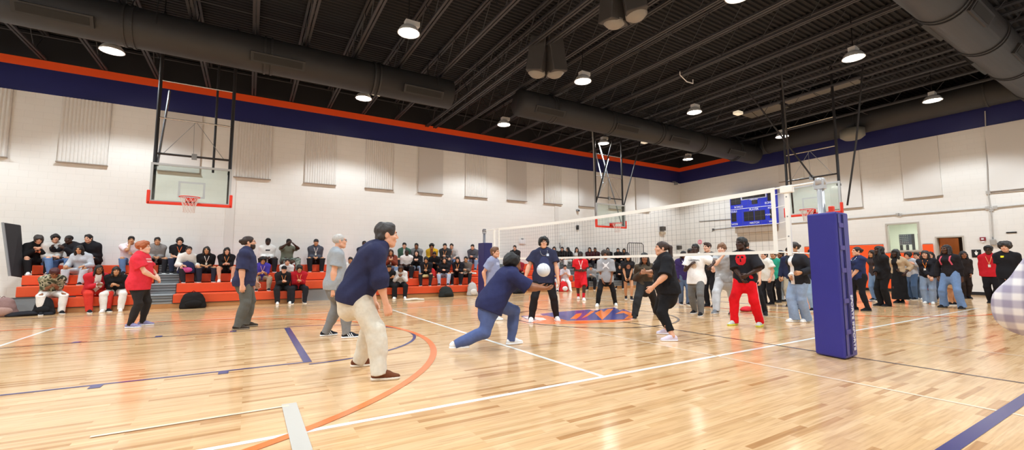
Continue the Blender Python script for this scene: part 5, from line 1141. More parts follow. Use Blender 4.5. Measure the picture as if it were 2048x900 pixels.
stand('bearded man with a hair bun in a navy quarter-zip and grey trousers', [(474, 660), (492, 654)], 1.88, 88, 'light', ('bun', '#33231c'),
    dict(col='#31334f', sleeve='elbow', off=.024, hem=.13, collar=True, name='pullover', loose=.008, wr=.012), pants('#5c5a54', fit=.020), dict(col='#3c332c', sole='#8a7a66', laces='#55504a'),
    [(521, 590, .22), (482, 590, -.32)], (('glasses',), ('beard', '#2e201a')), 'hero', dict(lean=1, head=(0, 8), rel=(.5, -1, -.2), lel=(-.5, -1, -.2), curl=.55), (488, 573, 0, 1), b=1.2, belly=.4, swap=True)
stand('person with curly red hair in a red tee and black trousers, hands clasped in front', [(259, 656), (284, 651)], 1.78, 72, 'pale', ('curly', '#a4572f'),
    dict(col='#d8323f', sleeve='short', off=.030, hem=.17, loose=.022, prints=[dict(f=lambda u, v: abs(u) < .11 and (.0 < v < .03 or .05 < v < .08), col='#e9aaa8')]), pants('#2b2726', **SKINNY), dict(col='#8a84a6', sole='#f0eef2', laces='#f2f2f2'),
    [(313, 551, .04), (311, 556, -.10)], (), 'hero', dict(lean=0, head=(-8, 8), curl=.8, rel=(1.3, -.4, -.3), lel=(-1.3, -.4, -.3), rpalm=(.5, .5, 1), lpalm=(-.5, .5, 1)), None, b=1.2, belly=.5, swap=True)
stand('woman in a navy tee and blue jeans lunging to bump the ball, white trainers', [(910, 704, .05), (1022, 689)], 1.86, 108, 'brown', ('afro', '#14100f'),
    dict(col='#2b2e52', sleeve='elbow', off=.026, hem=.15, loose=.018), pants('#5a6a98', fit=.014, col='#54628f'), dict(col='#f1f1f0', sole='#f6f6f6', laces='#ffffff'),
    [(1082, 574, .12), (1088, 577, -.02)], (), 'hero', dict(lean=40, hunch=6, head=(2, 30), curl=.5, rank=0, lank=0, rel=(1, 0, -1.2), lel=(-1, 0, -1.2), rkn=(.2, 1, 0), lkn=(-.1, 1, .2), rpalm=(.3, -.2, -1), lpalm=(-.3, -.2, -1), rpitch=0), (984, 603, 0), b=1.22, belly=.35, bust=1.1, hip=1.08)
stand('man in a navy tee, glasses and silver chain facing the camera, feet apart', [(1063, 643), (1113, 641)], 1.92, 4, 'light', ('mop', '#17120f'),
    dict(col='#2f3148', sleeve='short', off=.030, hem=.13, loose=.022, prints=[dict(f=lambda u, v: -.10 < u < -.05 and .03 < v < .075, col='#c9d3e4', name='logo'), dict(f=lambda u, v: (u/.10)**2+((v+.12)/.14)**2 < 1, col='#3a3f62', name='print')]),
    pants('#211f22', fit=.010), dict(col='#e9e8e6', sole='#f0f0ee', laces='#ffffff'), [(1049, 560, -.15), (1117, 563, -.12)], (('glasses',), ('necklace',)), 'hero', dict(lean=2, head=(0, 9), rel=(1, -.5, -.2), lel=(-1, -.5, -.2), curl=.4), None, b=1.06, belly=.2)
stand('boy in a pale grey tee standing beside the far post behind the lunging woman', [(980, 640), (990, 640)], 1.68, 68, 'light', ('short', '#6d4c35'), dict(col='#8e93ae', sleeve='short', off=.022, hem=.12, loose=.015, prints=[dict(f=lambda u, v: abs(u) < .09 and .0 < v < .06, col='#b5b9cf')]), pants('#3d4660'), WSH, [(1000, 565, .1), (971, 566, -.1)], (), 'mid', dict(head=(-8, 4)), b=1.0, belly=.2, swap=True)
stand('woman with a long ponytail in a black tee and black capri leggings, lilac trainers', [(1336, 669), (1346, 682)], 1.74, -82, 'light', ('pony', '#3a2a24'),
    dict(col='#1d1c1f', sleeve='elbow', off=.022, hem=.10, loose=.012, prints=[dict(f=lambda u, v: -.09 < u < -.055 and .02 < v < .05, col='#b9b9bd', name='logo')]), dict(kind='capri', col='#1a191b', fit=.012), dict(col='#dccfe0', sole='#f2eef5', laces='#ffffff'),
    [(1292, 544, .16), (1307, 573, -.34)], (), 'hero', dict(lean=3, head=(4, 5), curl=.35, lel=(-1, -.7, -.2), rel=(1, -.7, -.2), lkn=(0, 1, 0), rkn=(0, 1, 0)), (1334, 575, 0), b=1.28, belly=.55, bust=1.2, hip=1.14)
# --- students across the net
stand('student in a red jersey, red shorts and red socks standing behind the net', [(1157, 598), (1167, 601)], 1.78, 6, 'deep', ('short', '#14100f'), dict(col='#d3222a', sleeve='short', off=.026, hem=.15, loose=.02), dict(kind='shorts', col='#d61f2a', fit=.03, len=1.0), dict(col='#efe9e6', sole='#f4f4f2', sock='#c6202c', sockh=.42), [(1157, 541, -.2), (1167, 541, -.2)], (('lanyard', '#f4eeea', -.12),), 'mid', dict(lean=2, curl=.7, rpalm=(0, 1, 0), lpalm=(0, 1, 0)))
stand('student with a curly afro in a grey tee with a white star print', [(1195, 613), (1231, 611)], 1.72, 0, 'brown', ('afro', '#2a1d16'), dict(col='#a2a2a4', sleeve='elbow', off=.034, hem=.15, loose=.03, prints=[dict(f=lambda u, v: abs(u)*1.0+abs(v+.02) < .055 or (abs(u-(v+.02)) < .022 and abs(u) < .09) or (abs(u+(v+.02)) < .022 and abs(u) < .09), col='#f2f2f2')]), pants('#1d1c1e', fit=.010), WSH, [(1205, 560, -.12), (1222, 560, -.12)], (), 'mid', dict(lean=4, curl=.6), b=1.05)
stand('girl in a black tee and black shorts with bare legs behind the net', [(1252, 598), (1263, 600)], 1.66, 8, 'tan', ('long', '#1e1613'), dict(col='#221f22', sleeve='short', off=.016, hem=.06, prints=[dict(f=lambda u, v: (u/.07)**2+((v+.06)/.08)**2 < 1, col='#a2705a')]), dict(kind='shorts', col='#1c1b1d', fit=.012, len=.45), dict(col='#222024', sole='#efefec', sock='#1c1b1d', sockh=.15), [(1251, 556, -.16), (1260, 556, -.16)], (), 'mid', dict(curl=.7, lean=3), bust=.7)
stand('girl with long dark hair in an olive top and black cargo trousers stepping left', [(1270, 636), (1312, 628)], 1.72, 4, 'brown', ('long', '#171211'), dict(col='#4d4235', sleeve='long', off=.018, hem=.08), pants('#2a2828', fit=.026), dict(col='#1a191a', sole='#2a2a2a', high=.03), [(1280, 548, -.2), (1303, 552, -.1)], (), 'mid', dict(curl=.5, lean=4), bust=.8)
stand('student in a dark purple hoodie and jeans half hidden behind the white tee boy', [(1362, 609), (1376, 610)], 1.68, 20, 'dark', ('braids', '#181312'), dict(col='#382a58', sleeve='long', off=.026, hem=.12, hood=True, name='hoodie'), pants('#56657e', fit=.018), BWS, [(1358, 566, -.1), (1378, 568, 0)], (('lanyard', '#e8e2ee', -.08),), 'mid')
stand('student in a black hoodie peeking out between the purple hoodie and the white tee boy', [(1379, 606), (1389, 606)], 1.76, 10, 'dark', ('short', '#151110'), dict(col='#232126', sleeve='long', off=.024, hem=.12, hood=True, name='hoodie'), pants('#252427'), BSH, None, (), 'far')
stand('boy in a white tee with a small dark slogan, grey trousers and slides, looking up', [(1390, 627), (1402, 632)], 1.80, -20, 'deep', ('short', '#14100f'), dict(col='#efebe6', sleeve='short', off=.036, hem=.16, loose=.025, text=[('UNIVERSAL', 0, .02, .052, '#4a3a44')], prints=[dict(f=lambda u, v: (u/.06)**2+((v+.12)/.06)**2 < 1, col='#dcc2a8')]), pants('#6d6c6a', fit=.018), dict(col='#1d1c1f', sole='#e9e7e2', sock='#f2f2f0', sockh=.2), [(1381, 530, -.12), (1421, 533, -.1)], (), 'mid', dict(head=(0, 14), lean=-2, rel=(1, -.6, -.9), lel=(-1, -.4, -.9), curl=.7))
stand('boy with brown hair in a black tank top and black joggers behind the net', [(1416, 613), (1430, 614)], 1.90, -30, 'pale', ('swept', '#3c2a20'), dict(col='#1b1a1c', sleeve='none', off=.018, hem=.12), pants('#1d1c1f', fit=.014), BSH, [(1424, 535, -.2), (1432, 538, -.2)], (), 'mid', dict(curl=.8, head=(-12, 2)))
stand('tall curly-haired boy in a grey tee and pale grey sweatpants with hands raised', [(1433, 627), (1470, 622)], 1.92, -18, 'pale', ('curly', '#7a563c'), dict(col='#a7a8a9', sleeve='short', off=.028, hem=.10, loose=.018), pants('#c3c4c6', fit=.026, cuff=True), dict(col='#6f7277', sole='#dcdcdc'), [(1446, 512, -.34), (1468, 514, -.32)], (), 'mid', dict(lean=9, head=(0, 12), curl=.8, rel=(1, -.1, -1), lel=(-1, -.1, -1)))
stand('boy in glasses and black clothes, feet wide apart, behind the red trousers boy', [(1466, 628), (1531, 630)], 1.88, -10, 'light', ('short', '#221a16'), dict(col='#222124', sleeve='short', off=.024, hem=.12), pants('#1d1c1e', fit=.012), BSH, None, (('glasses',),), 'mid', dict(lean=4))
stand('boy in bright red joggers and a black tee with a red face print, yellow trainers', [(1469, 650), (1521, 652)], 1.84, -24, 'deep', ('short', '#15110f'), dict(col='#232125', sleeve='elbow', off=.034, hem=.08, loose=.02, prints=[dict(f=lambda u, v: (u/.10)**2+((v-.0)/.12)**2 < 1 and not (abs(u-.04) < .022 and abs(v-.03) < .02) and not (abs(u+.035) < .022 and abs(v-.03) < .02) and not (abs(u) < .012 and -.06 < v < .0), col='#d4262f')]), pants('#e01722', fit=.022, cuff=True), dict(col='#c7cfc6', sole='#e7e63a', laces='#e7e63a'), [(1483, 556, -.22), (1496, 549, -.30)], (('apron_stripe', '#e8b9bb'),), 'mid', dict(lean=2, head=(-30, 6), curl=.7, rel=(1, -.5, -.8), lel=(-1, -.3, -.8)), b=1.02)
stand('boy in a plain white tee and black joggers looking left near the crowd', [(1531, 608), (1545, 609)], 1.66, -55, 'light', ('short', '#171210'), dict(col='#e6e1d6', sleeve='short', off=.032, hem=.16, loose=.02), pants('#222124', fit=.016), BSH, None, (), 'mid', dict(head=(8, 0)), b=1.05, belly=.3)
stand('student in a teal green tee behind the plain white tee boy', [(1549, 604), (1560, 605)], 1.68, -30, 'tan', ('short', '#1a1412'), dict(col='#2f9c80', sleeve='short', off=.026, hem=.14), pants('#1f1e21'), BSH, None, (), 'far')
stand('student in a black jacket and pale grey jeans looking left in the crowd', [(1565, 603), (1577, 603)], 1.72, -60, 'brown', ('short', '#151110'), dict(col='#212024', sleeve='long', off=.03, hem=.13, hood=True, name='jacket'), pants('#8f979f', fit=.02), BSH, None, (), 'far')
stand('dark-haired student in a navy sweatshirt and beige trousers left of the ponytail girl', [(1580, 612), (1592, 612)], 1.76, -15, 'tan', ('short', '#171210'), dict(col='#2a2f4a', sleeve='long', off=.026, hem=.12), pants('#b3a893', fit=.02), BSH, None, (), 'far')
stand('girl in glasses, black jacket and pale wide jeans left of the near pad', [(1590, 644), (1614, 644)], 1.76, -46, 'tan', ('bun', '#2c201b'), dict(col='#26262b', sleeve='long', off=.034, hem=.10, name='jacket'), pants('#8a9db8', **WIDE), WSH, [(1583, 553, -.1), (1603, 545, -.3)], (('glasses',), ('open_jacket', '#e7e3df', .045)), 'mid', dict(head=(-8, 4), curl=.7), bust=.6)
stand('student in faded jeans mostly hidden behind the near pad', [(1627, 622), (1638, 622)], 1.66, -20, 'tan', ('short', '#171210'), dict(col='#2b2d3d', sleeve='long', off=.02, hem=.10), pants('#8fa5bd', fit=.02), BWS, None, (), 'far')
stand('girl in navy scrubs top and black leggings standing right of the near pad', [(1711, 620), (1737, 622)], 1.72, -62, 'light', ('bun', '#1d1613'), dict(col='#272f52', sleeve='elbow', off=.018, hem=.10, loose=.012), pants('#1c1b20', **SKINNY), BSH, [(1698, 552, -.05), (1702, 555, -.12)], (('necklace',),), 'mid', dict(head=(0, 6), curl=.6, lean=-2), b=1.03, bust=.9)
stand('girl in a dark jacket and jeans in front of the orange wall pad', [(1750, 601), (1760, 602)], 1.72, -40, 'tan', ('long', '#231915'), dict(col='#3b3233', sleeve='long', off=.022, hem=.08), pants('#6f87a6', fit=.018), BWS, [(1748, 536, -.2), (1758, 540, -.2)], (), 'far', bust=.5)
stand('person with long black hair in a black hoodie and black trousers facing away left', [(1763, 612), (1778, 613)], 1.78, -60, 'deep', ('long', '#120e0d'), dict(col='#1b191b', sleeve='long', off=.030, hem=.14, hood=True, name='hoodie'), pants('#1b1a1c', fit=.02), BSH, [(1752, 545, -.2), (1774, 568, -.1)], (), 'mid', dict(head=(-6, 10)))
stand('girl in a long black dress with a tan jacket standing under the window', [(1797, 606), (1806, 606)], 1.72, -28, 'deep', ('long', '#151110'), dict(col='#b79e80', sleeve='three', off=.024, hem=.06, name='jacket'), dict(kind='skirt', col='#19181a', fit=.01, up=.06), BSH, [(1795, 540, -.2), (1812, 545, -.1)], (('open_jacket', '#1c1a1c', .075),), 'mid', bust=.6)
stand('student in a grey hoodie and dark jeans beside the tan jacket girl', [(1823, 599), (1832, 600)], 1.66, -38, 'light', ('mop', '#181311'), dict(col='#b5b5ba', sleeve='long', off=.026, hem=.10, hood=True, name='hoodie'), pants('#4a607f', fit=.02), BWS, [(1820, 530, -.25), (1829, 528, -.25)], (), 'far')
stand('student in a pale denim jacket and jeans, second right of the window', [(1839, 599), (1848, 600)], 1.64, -30, 'light', ('short', '#191311'), dict(col='#a9bad0', sleeve='long', off=.026, hem=.10, name='jacket'), pants('#7288a4', fit=.022), WSH, None, (), 'far')
stand('smiling girl in a black jacket with orange lanyard and wide jeans', [(1854, 607), (1867, 608)], 1.66, -14, 'light', ('long', '#1c1512'), dict(col='#232126', sleeve='long', off=.034, hem=.08, name='jacket'), pants('#94a7c2', **WIDE), WSH, [(1859, 555, -.28), (1864, 555, -.28)], (('lanyard', '#ef8a3c', -.14),), 'mid', dict(curl=.7, rpalm=(0, 1, .3), lpalm=(0, 1, .3)), bust=.6)
stand('person in a black hood peeking over the smiling girl', [(1866, 598), (1874, 598)], 1.66, -10, 'light', ('long', '#191311'), dict(col='#252429', sleeve='long', off=.026, hem=.1), pants('#3c4a62'), BSH, None, (), 'far')
stand('person with long braids in a black sweater, pink straps and flared jeans, feet wide', [(1889, 615), (1926, 618)], 1.80, -30, 'dark', ('braids', '#1d1415'), dict(col='#201d20', sleeve='long', off=.018, hem=.06, name='sweater'), pants('#6c86ad', fit=.018, flare=.024), BSH, [(1876, 553, .1), (1925, 561, 0)], (('backstraps', '#d65a6e'),), 'mid', dict(head=(-14, 6), curl=.5, rel=(1, -.6, 0), lel=(-1, -.6, 0)), bust=.6)
stand('person in a white hoodie and tan shorts behind the long braids person', [(1903, 611), (1913, 611)], 1.78, -60, 'tan', ('short', '#3a2e26'), dict(col='#dad8d6', sleeve='long', off=.034, hem=.16, hood=True, name='hoodie'), dict(kind='shorts', col='#c39a72', fit=.03, len=1.0), BWS, None, (), 'far')
stand('person in dark clothes standing in the open doorway', [(1929, 597), (1937, 597)], 1.68, 20, 'brown', ('long', '#17110f'), dict(col='#2a2322', sleeve='long', off=.022, hem=.1), pants('#2a211e'), BSH, [(1926, 545, 0), (1942, 548, -.1)], (), 'far')
stand('boy in a red hoodie with an orange lanyard by the restroom sign', [(1982, 606), (1995, 607)], 1.80, -8, 'dark', ('curly', '#171210'), dict(col='#c8222c', sleeve='long', off=.032, hem=.12, hood=True, name='hoodie'), pants('#1d1b1e', fit=.022), BSH, [(1965, 556, 0), (2000, 557, 0)], (('glasses',), ('lanyard', '#f0a070', -.12)), 'mid', dict(curl=.5))
stand('person in a black tee with yellow name tag and bushy dark hair', [(2018, 618), (2030, 619)], 1.84, -8, 'light', ('afro', '#2a211c'), dict(col='#1e1d20', sleeve='short', off=.028, hem=.14, prints=[dict(f=lambda u, v: .025 < u < .085 and .03 < v < .072, col='#e9dc2c', name='name_tag')]), pants('#1e1d20'), BSH, [(2008, 566, -.05), (2046, 566, 0)], (), 'mid', dict(curl=.4))
# ------------------------------------------------------------------ spectators on the bleachers
def sit(label, px, row, H, face, skin, hair, top, bottom, shoes=None, arms='clasp', extra=(), lean=14, head=(0, 0), dy=0., spread=.18, reach=.46, feet=None, q='far', **kw):
    H = H*1.03; zt = RZ[row]; zf = RZ[row-1] if row else 0.; Yp = RY[row]+.20+dy; X = on_plane(px, 528, 1, Yp)[0]; loc = np.array((X, Yp, zf)); s = H/1.75; d = zt-zf; pz = d+.135*s
    r_ = reach*s; po = dict(px=0, py=0, pz=pz, lean=lean, hunch=8, head=head, lf=(-spread*s, r_, 0), rf=(spread*s, r_, 0), lkn=(-.28, .5, 1), rkn=(.28, .5, 1), curl=.5)
    if feet: po.update(feet)
    a = dict(clasp=dict(lh=(-.035*s, .36*s, pz+.20*s), rh=(.035*s, .37*s, pz+.19*s), lpalm=(-.3, .3, 1), rpalm=(.3, .3, 1), curl=.8), knee=dict(lh='knee', rh='knee', lpalm=(0, .3, 1), rpalm=(0, .3, 1)), lap=dict(lh=(-.05*s, .24*s, pz+.12*s), rh=(.06*s, .26*s, pz+.12*s), lpalm=(0, 0, 1), rpalm=(0, 0, 1)),
             chin=dict(rh=(.03*s, .22*s, pz+.52*s), lh=(-.02*s, .30*s, pz+.20*s), rel=(.6, .3, -1), curl=.8), clap=dict(lh=(-.06*s, .42*s, pz+.56*s), rh=(.16*s, .36*s, pz+.60*s), curl=.15, lel=(-1, -.2, -.6), rel=(1, -.2, -.8)), cross=dict(lh=(.10*s, .22*s, pz+.28*s), rh=(-.10*s, .24*s, pz+.26*s), lpalm=(0, 1, 0), rpalm=(0, 1, 0)), phone=dict(lh=(-.04*s, .30*s, pz+.30*s), rh=(.05*s, .30*s, pz+.30*s), lel=(-.8, -.3, -1), rel=(.8, -.3, -1), curl=.7), reach=dict(lh=(-.10*s, .50*s, pz+.34*s), rh=(.26*s, .46*s, pz+.36*s)))[arms]
    po.update(a); po.update(kw.pop('po', {})); po['hscale'] = .96; po['sw'] = 1.08; kw.setdefault('b', 1.14)
    kw.setdefault('group', 'spectators on the bleachers'); return person(label, loc, H, face, po, skin, hair, top, bottom, shoes or BWS, extra, q, **kw)
def T(c, sl='long', **k): return dict(dict(col=c, sleeve=sl, off=.026, hem=.06), **k)
HD = dict(hood=True, name='hoodie', off=.030); OL = '#ef9a5a'; WL = '#efe0d6'
BK = '#17120f'
# left section
sit('student in a black hoodie with orange print beside the dark leaning mat', 66, 3, 1.70, 12, 'light', ('mop', '#3a332f'), T('#1c1b1d', **HD, prints=[dict(f=lambda u, v: abs(u) < .05 and abs(v) < .07 and (abs(u)+abs(v) > .03), col='#f0946a')]), pants('#1f1e20', fit=.02), dict(col='#e9e6e2', sole='#efefec'), 'phone', lean=22, head=(0, -12))
sit('student in a cream sweater and blue jeans second from the left on the top row', 101, 3, 1.70, 22, 'light', ('mop', '#1d1715'), T('#d9d5d0', name='sweater'), pants('#6382ad', fit=.018), arms='lap', lean=10, head=(-14, 2))
sit('student in a black jacket reaching an arm out to the left on the top row', 152, 3, 1.74, -42, 'deep', ('buzz', '#15110f'), T('#232226', name='jacket'), pants('#4a5f85', fit=.018), arms='reach', lean=24, head=(-8, 0))
sit('student with short hair in a black jacket right of the reaching student', 184, 3, 1.76, -34, 'light', ('short', BK), T('#201f23', name='jacket', off=.034), pants('#1f1e21'), arms='lap', lean=16)
sit('student with long black hair in a pale grey hoodie and grey sweatpants', 166, 2, 1.62, -24, 'tan', ('long', BK), T('#b9bcc2', **HD), pants('#c3c6cb', fit=.026), arms='knee', lean=18, head=(0, -4), bust=.5)
sit('student with dark red hair bent over in a camouflage tee and white trousers', 106, 0, 1.66, 6, 'brown', ('curly', '#4a1e1f'), T(pattern_mat('camo_shirt', ('#4d5140', '#8c8a70', '#b9b49c', '#3a3b30'), 9, 'camo'), 'elbow'), pants('#e6e0d8', fit=.024), arms='clasp', lean=36, head=(0, -22))
sit('student with braids in a red jacket, white tee and red trousers on the lowest row', 191, 0, 1.70, 16, 'brown', ('braids', '#1a1313'), T('#c42a35', name='jacket', off=.030), pants('#cf3a2e', fit=.026), arms='clasp', lean=24, extra=(('open_jacket', '#e6e2de', .065),))
sit('student in a black top and white trousers right of the red jacket student', 237, 0, 1.62, -8, 'tan', ('long', '#1b1412'), T('#1d1c1e', 'three'), pants('#e4ded6', fit=.024), dict(col='#e8e4dd', sole='#efefec'), 'clasp', lean=28, head=(10, 4), bust=.6)
sit('student in a pink and white shirt and jeans with a hand at the mouth', 256, 3, 1.70, 10, 'tan', ('short', BK), T('#e5d3d6', 'elbow'), pants('#5b769c', fit=.016), arms='chin', lean=14)
sit('student in a grey sweatshirt behind the person in the red tee', 310, 3, 1.68, 6, 'tan', ('short', '#241b17'), T('#8a8684'), pants('#242327'), arms='lap', extra=(('necklace',),))
sit('student in a black tee with an orange lanyard sitting high behind the white hoodie', 356, 3, 1.66, 4, 'light', ('mop', BK), T('#211f22', 'short'), pants('#2b2f42'), arms='lap', extra=(('lanyard', '#f0743a', -.08),), lean=6)
sit('student in a white hoodie and black trousers looking right beside the navy backpack', 372, 2, 1.66, 16, 'light', ('short', '#201815'), T('#e8e2db', **HD), pants('#2a282b', fit=.022), arms='knee', lean=18, head=(-10, 4))
sit('student with long hair in a black tee holding a navy backpack', 411, 2, 1.64, 6, 'tan', ('long', '#211916'), T('#1f1d20', 'elbow'), pants('#2a2b38'), arms='lap', extra=(('lanyard', WL, -.10),), head=(-12, 4), bust=.5)
sit('girl in a black hooded top and shorts with bare legs and white trainers', 452, 2, 1.62, 2, 'light', ('long', '#191311'), T('#1f1e21', 'three'), dict(kind='shorts', col='#201f22', fit=.02, len=.6), WSH, 'clasp', extra=(('lanyard', OL, -.10),), lean=16, bust=.5)
# bleachers behind the bearded man
sit('student in a white hoodie with black chest print right of the bearded man', 533, 3, 1.76, 6, 'deep', ('short', '#14100f'), T('#eae8e5', **HD, prints=[dict(f=lambda u, v: abs(u) < .07 and -.02 < v < .03, col='#2a2a2e')]), pants('#211f22', fit=.022), arms='lap', lean=8)
sit('student in an olive tee and camouflage trousers clapping on the top row', 573, 3, 1.74, 24, 'deep', ('short', '#14100f'), T('#6f7263', 'short'), pants(pattern_mat('camo_pants', ('#6e7a70', '#9aa59a', '#7f8a80', '#5c665e'), 8, 'camo'), fit=.024), arms='clap', lean=6, head=(-12, 4))
sit('student in a charcoal hoodie and black beanie alone on the top row', 630, 3, 1.76, 4, 'tan', ('beanie', '#1c1b1e'), T('#4b4d57', **HD), pants('#1e1d20', fit=.024), arms='lap', extra=(('lanyard', WL, -.08),), lean=6)
sit('student in a purple polo with a dark hat below the white hoodie', 524, 1, 1.58, 6, 'tan', ('mop', '#171210'), T('#4a3fa6', 'elbow'), pants('#a2907a', fit=.02), arms='clasp', extra=(('lanyard', '#e9b7b0', -.10), ('brimhat', '#1b191a')), lean=20)
sit('small student in a white shirt peeking between the two front row hoodies', 573, 1, 1.46, 6, 'light', ('short', BK), T('#d8d5d2', 'short'), pants('#2d2c30'), arms='clasp', lean=20)
sit('student in a black hoodie on the lowest row left of the red hoodie', 566, 0, 1.60, 8, 'light', ('cap', BK), T('#252426', **HD), pants('#232224', fit=.03), dict(col='#e3e0da', sole='#efefec'), 'clasp', extra=(('lanyard', OL, -.08), ('cap', '#1d1b1c')), lean=26)
sit('student in a red hoodie and dark trousers on the lowest row', 598, 0, 1.64, 4, 'tan', ('mop', BK), T('#b3202c', **HD), pants('#232226', fit=.022), arms='clasp', extra=(('lanyard', OL, -.10),), lean=24, head=(0, -4))
# behind and right of the leaning man
sit('student in dark navy on the top row half hidden by the leaning man', 727, 3, 1.74, 4, 'dark', ('bun', '#15110f'), T('#2c3042', **HD), pants('#24232a'), arms='lap', lean=6)
sit('student with a white collar showing behind the leaning man\'s back', 700, 1, 1.56, 4, 'tan', ('short', BK), T('#e2dfdc', 'short'), pants('#24232a'), arms='lap')
sit('girl with long brown hair, rust top and jeans just right of the leaning man', 781, 2, 1.64, 2, 'tan', ('long', '#3b231a'), T('#7b3a2a'), pants('#7990ad', fit=.018), arms='phone', extra=(('lanyard', WL, -.10),), bust=.6)
sit('student in a green hoodie on the top row', 808, 3, 1.70, 0, 'light', ('short', BK), T('#3f5f50', **HD), pants('#2c2c30'), arms='lap', extra=(('open_jacket', '#cfccc8', .04),), lean=16)
sit('student in a white tee with a dark jacket on the lap', 813, 2, 1.64, 0, 'deep', ('buzz', '#14100f'), T('#e6dfdc', 'elbow'), pants('#222125', fit=.03), arms='lap', head=(8, 0))
sit('student in a grey hoodie on the top row left of the yellow jacket', 833, 3, 1.70, -4, 'brown', ('short', BK), T('#7f7f80', **HD), pants('#3a3a40'), arms='clasp', lean=20)
sit('girl with long black hair in a long black coat and pale jeans', 833, 2, 1.62, -2, 'pale', ('long', BK), T('#1d1b1e', hem=.1, name='coat'), pants('#9fb0c6', fit=.016), arms='phone', bust=.5)
sit('student in a yellow jacket and black brimmed hat on the top row', 864, 3, 1.68, -6, 'tan', ('mop', BK), T('#d9a92c', name='jacket'), pants('#3a3333'), arms='lap', extra=(('brimhat', '#1a1819'), ('open_jacket', '#8a4f33', .06)))
sit('student in black bending low below the yellow jacket', 870, 2, 1.58, -6, 'brown', ('short', '#1a1412'), T('#201e21'), pants('#1f1e21'), arms='clasp', lean=26, head=(0, -10))
sit('student in a dark jacket with an orange lanyard leaning on the top row', 891, 3, 1.74, -8, 'light', ('short', BK), T('#39393b', name='jacket', off=.034), pants('#2c2c30'), arms='clasp', lean=20, extra=(('lanyard', OL, -.08),))
sit('student in a pinkish grey top and blue jeans on the top row', 904, 3, 1.70, -10, 'light', ('short', BK), T('#b0a7a3'), pants('#6f8db5', fit=.016), arms='knee', lean=12, extra=(('lanyard', OL, -.08),))
sit('student in a dark grey hoodie and jeans at the right end before the far post', 947, 3, 1.70, -12, 'light', ('short', BK), T('#53535a', **HD), pants('#8095b3', fit=.018), arms='clasp', lean=18)
sit('student in a black tee and cap with crossed arms on the lowest row', 778, 0, 1.60, 2, 'tan', ('short', BK), T('#1b1a1c', 'short'), pants('#1d1c1f', fit=.024), dict(col='#ece6d6', sole='#efefec'), 'cross', lean=18, extra=(('cap', '#141314'),), reach=.40)
sit('student in a pale grey top beside the crossed arms on the lowest row', 802, 0, 1.60, -2, 'brown', ('bob', '#3a2018'), T('#d3cecb'), pants('#1e1d20', fit=.026), WSH, 'phone', lean=24, head=(0, -14))
sit('student in a black hoodie with an orange lanyard and a pale bag on the lap', 853, 1, 1.62, -4, 'tan', ('mop', BK), T('#222023', **HD), pants('#2a282a'), arms='clasp', lean=18, extra=(('lanyard', OL, -.12),))
sit('girl with dark hair in a black jacket and pale ripped jeans', 890, 1, 1.62, -6, 'light', ('long', BK), T('#242327', name='jacket'), pants('#b4c4d8', fit=.018), arms='clasp', lean=20, bust=.5)
sit('student in a black suit-like jacket with long hair over the face', 917, 1, 1.64, -10, 'light', ('long', BK), T('#1f1e26', name='jacket'), pants('#1e1d24'), arms='clasp', lean=16, extra=(('lanyard', OL, -.12),))
sit('student in a grey brown jacket holding a white bag', 933, 1, 1.66, -8, 'tan', ('short', '#1c1512'), T('#6b615c', name='jacket'), pants('#2b2a2e'), arms='clasp', lean=14)
# far group behind the net
sit('student in black on the top row left of the man in the navy tee', 1031, 3, 1.68, -10, 'light', ('short', BK), T('#201f22'), pants('#232226'), arms='lap')
sit('student in dark red just right of the far post behind the lunging woman', 1038, 1, 1.60, -6, 'tan', ('short', BK), T('#8a2430'), pants('#232226'), arms='clasp')
sit('girl in a black top and pale grey sweatpants left of the black head scarf', 1110, 3, 1.64, -10, 'light', ('long', BK), T('#1c1b1d'), pants('#cfcfd2', fit=.026), arms='lap', bust=.5)
sit('girl in a black head scarf and white sweatpants on the top row', 1126, 3, 1.64, -10, 'light', ('hijab', '#19181a'), T('#19181a'), pants('#dedcda', fit=.028), arms='lap', bust=.4)
sit('girl with black hair in profile in a black coat, right of the black head scarf', 1142, 3, 1.62, -60, 'light', ('long', BK), T('#1b1a1c'), pants('#d9d7d4', fit=.02), arms='lap', bust=.4)
sit('girl in a white top with black hair left of the red jersey', 1153, 3, 1.62, 6, 'light', ('long', BK), T('#dfdcd9', 'short'), pants('#2a282c'), arms='lap', bust=.4)
sit('girl in a maroon hoodie right of the red jersey', 1181, 3, 1.64, -8, 'light', ('long', '#1d1214'), T('#4a1f24', **HD), pants('#26242a'), arms='lap', bust=.4)
sit('student in dark maroon beside the curly afro', 1192, 3, 1.64, -12, 'brown', ('short', BK), T('#3b1c20'), pants('#26242a'), arms='lap')
sit('girl in a long black coat behind the grey tee with the star', 1217, 3, 1.66, -8, 'light', ('long', BK), T('#1c1b1e', hem=.1, name='coat'), pants('#1d1c1f'), arms='lap', bust=.4)
sit('girl in a black scarf, left of two near the guard rail', 1238, 3, 1.64, -10, 'light', ('hijab', '#1a191b'), T('#1c1b1d'), pants('#1f1e21'), arms='clasp', bust=.4)
sit('girl in a dark sweater, right of two near the guard rail', 1250, 3, 1.62, -10, 'tan', ('long', BK), T('#2a272a', name='sweater'), pants('#232226'), arms='clasp', bust=.4)
sit('kid in a pale pink and white outfit with legs stretched on the lowest row', 1129, 0, 1.50, 10, 'light', ('short', '#211815'), T('#d9cfd4', 'elbow'), pants('#efece9', fit=.022), WSH, 'phone', lean=8, head=(0, -10), reach=.62, dy=.05)
sit('kid in a blue and white jersey seated behind the man in the navy tee', 1108, 0, 1.56, -4, 'tan', ('short', BK), T('#2c3f8e', 'elbow', prints=[dict(f=lambda u, v: abs(u) < .03, col='#e8e8ee')]), pants('#e6e4e2', fit=.02), arms='clasp')
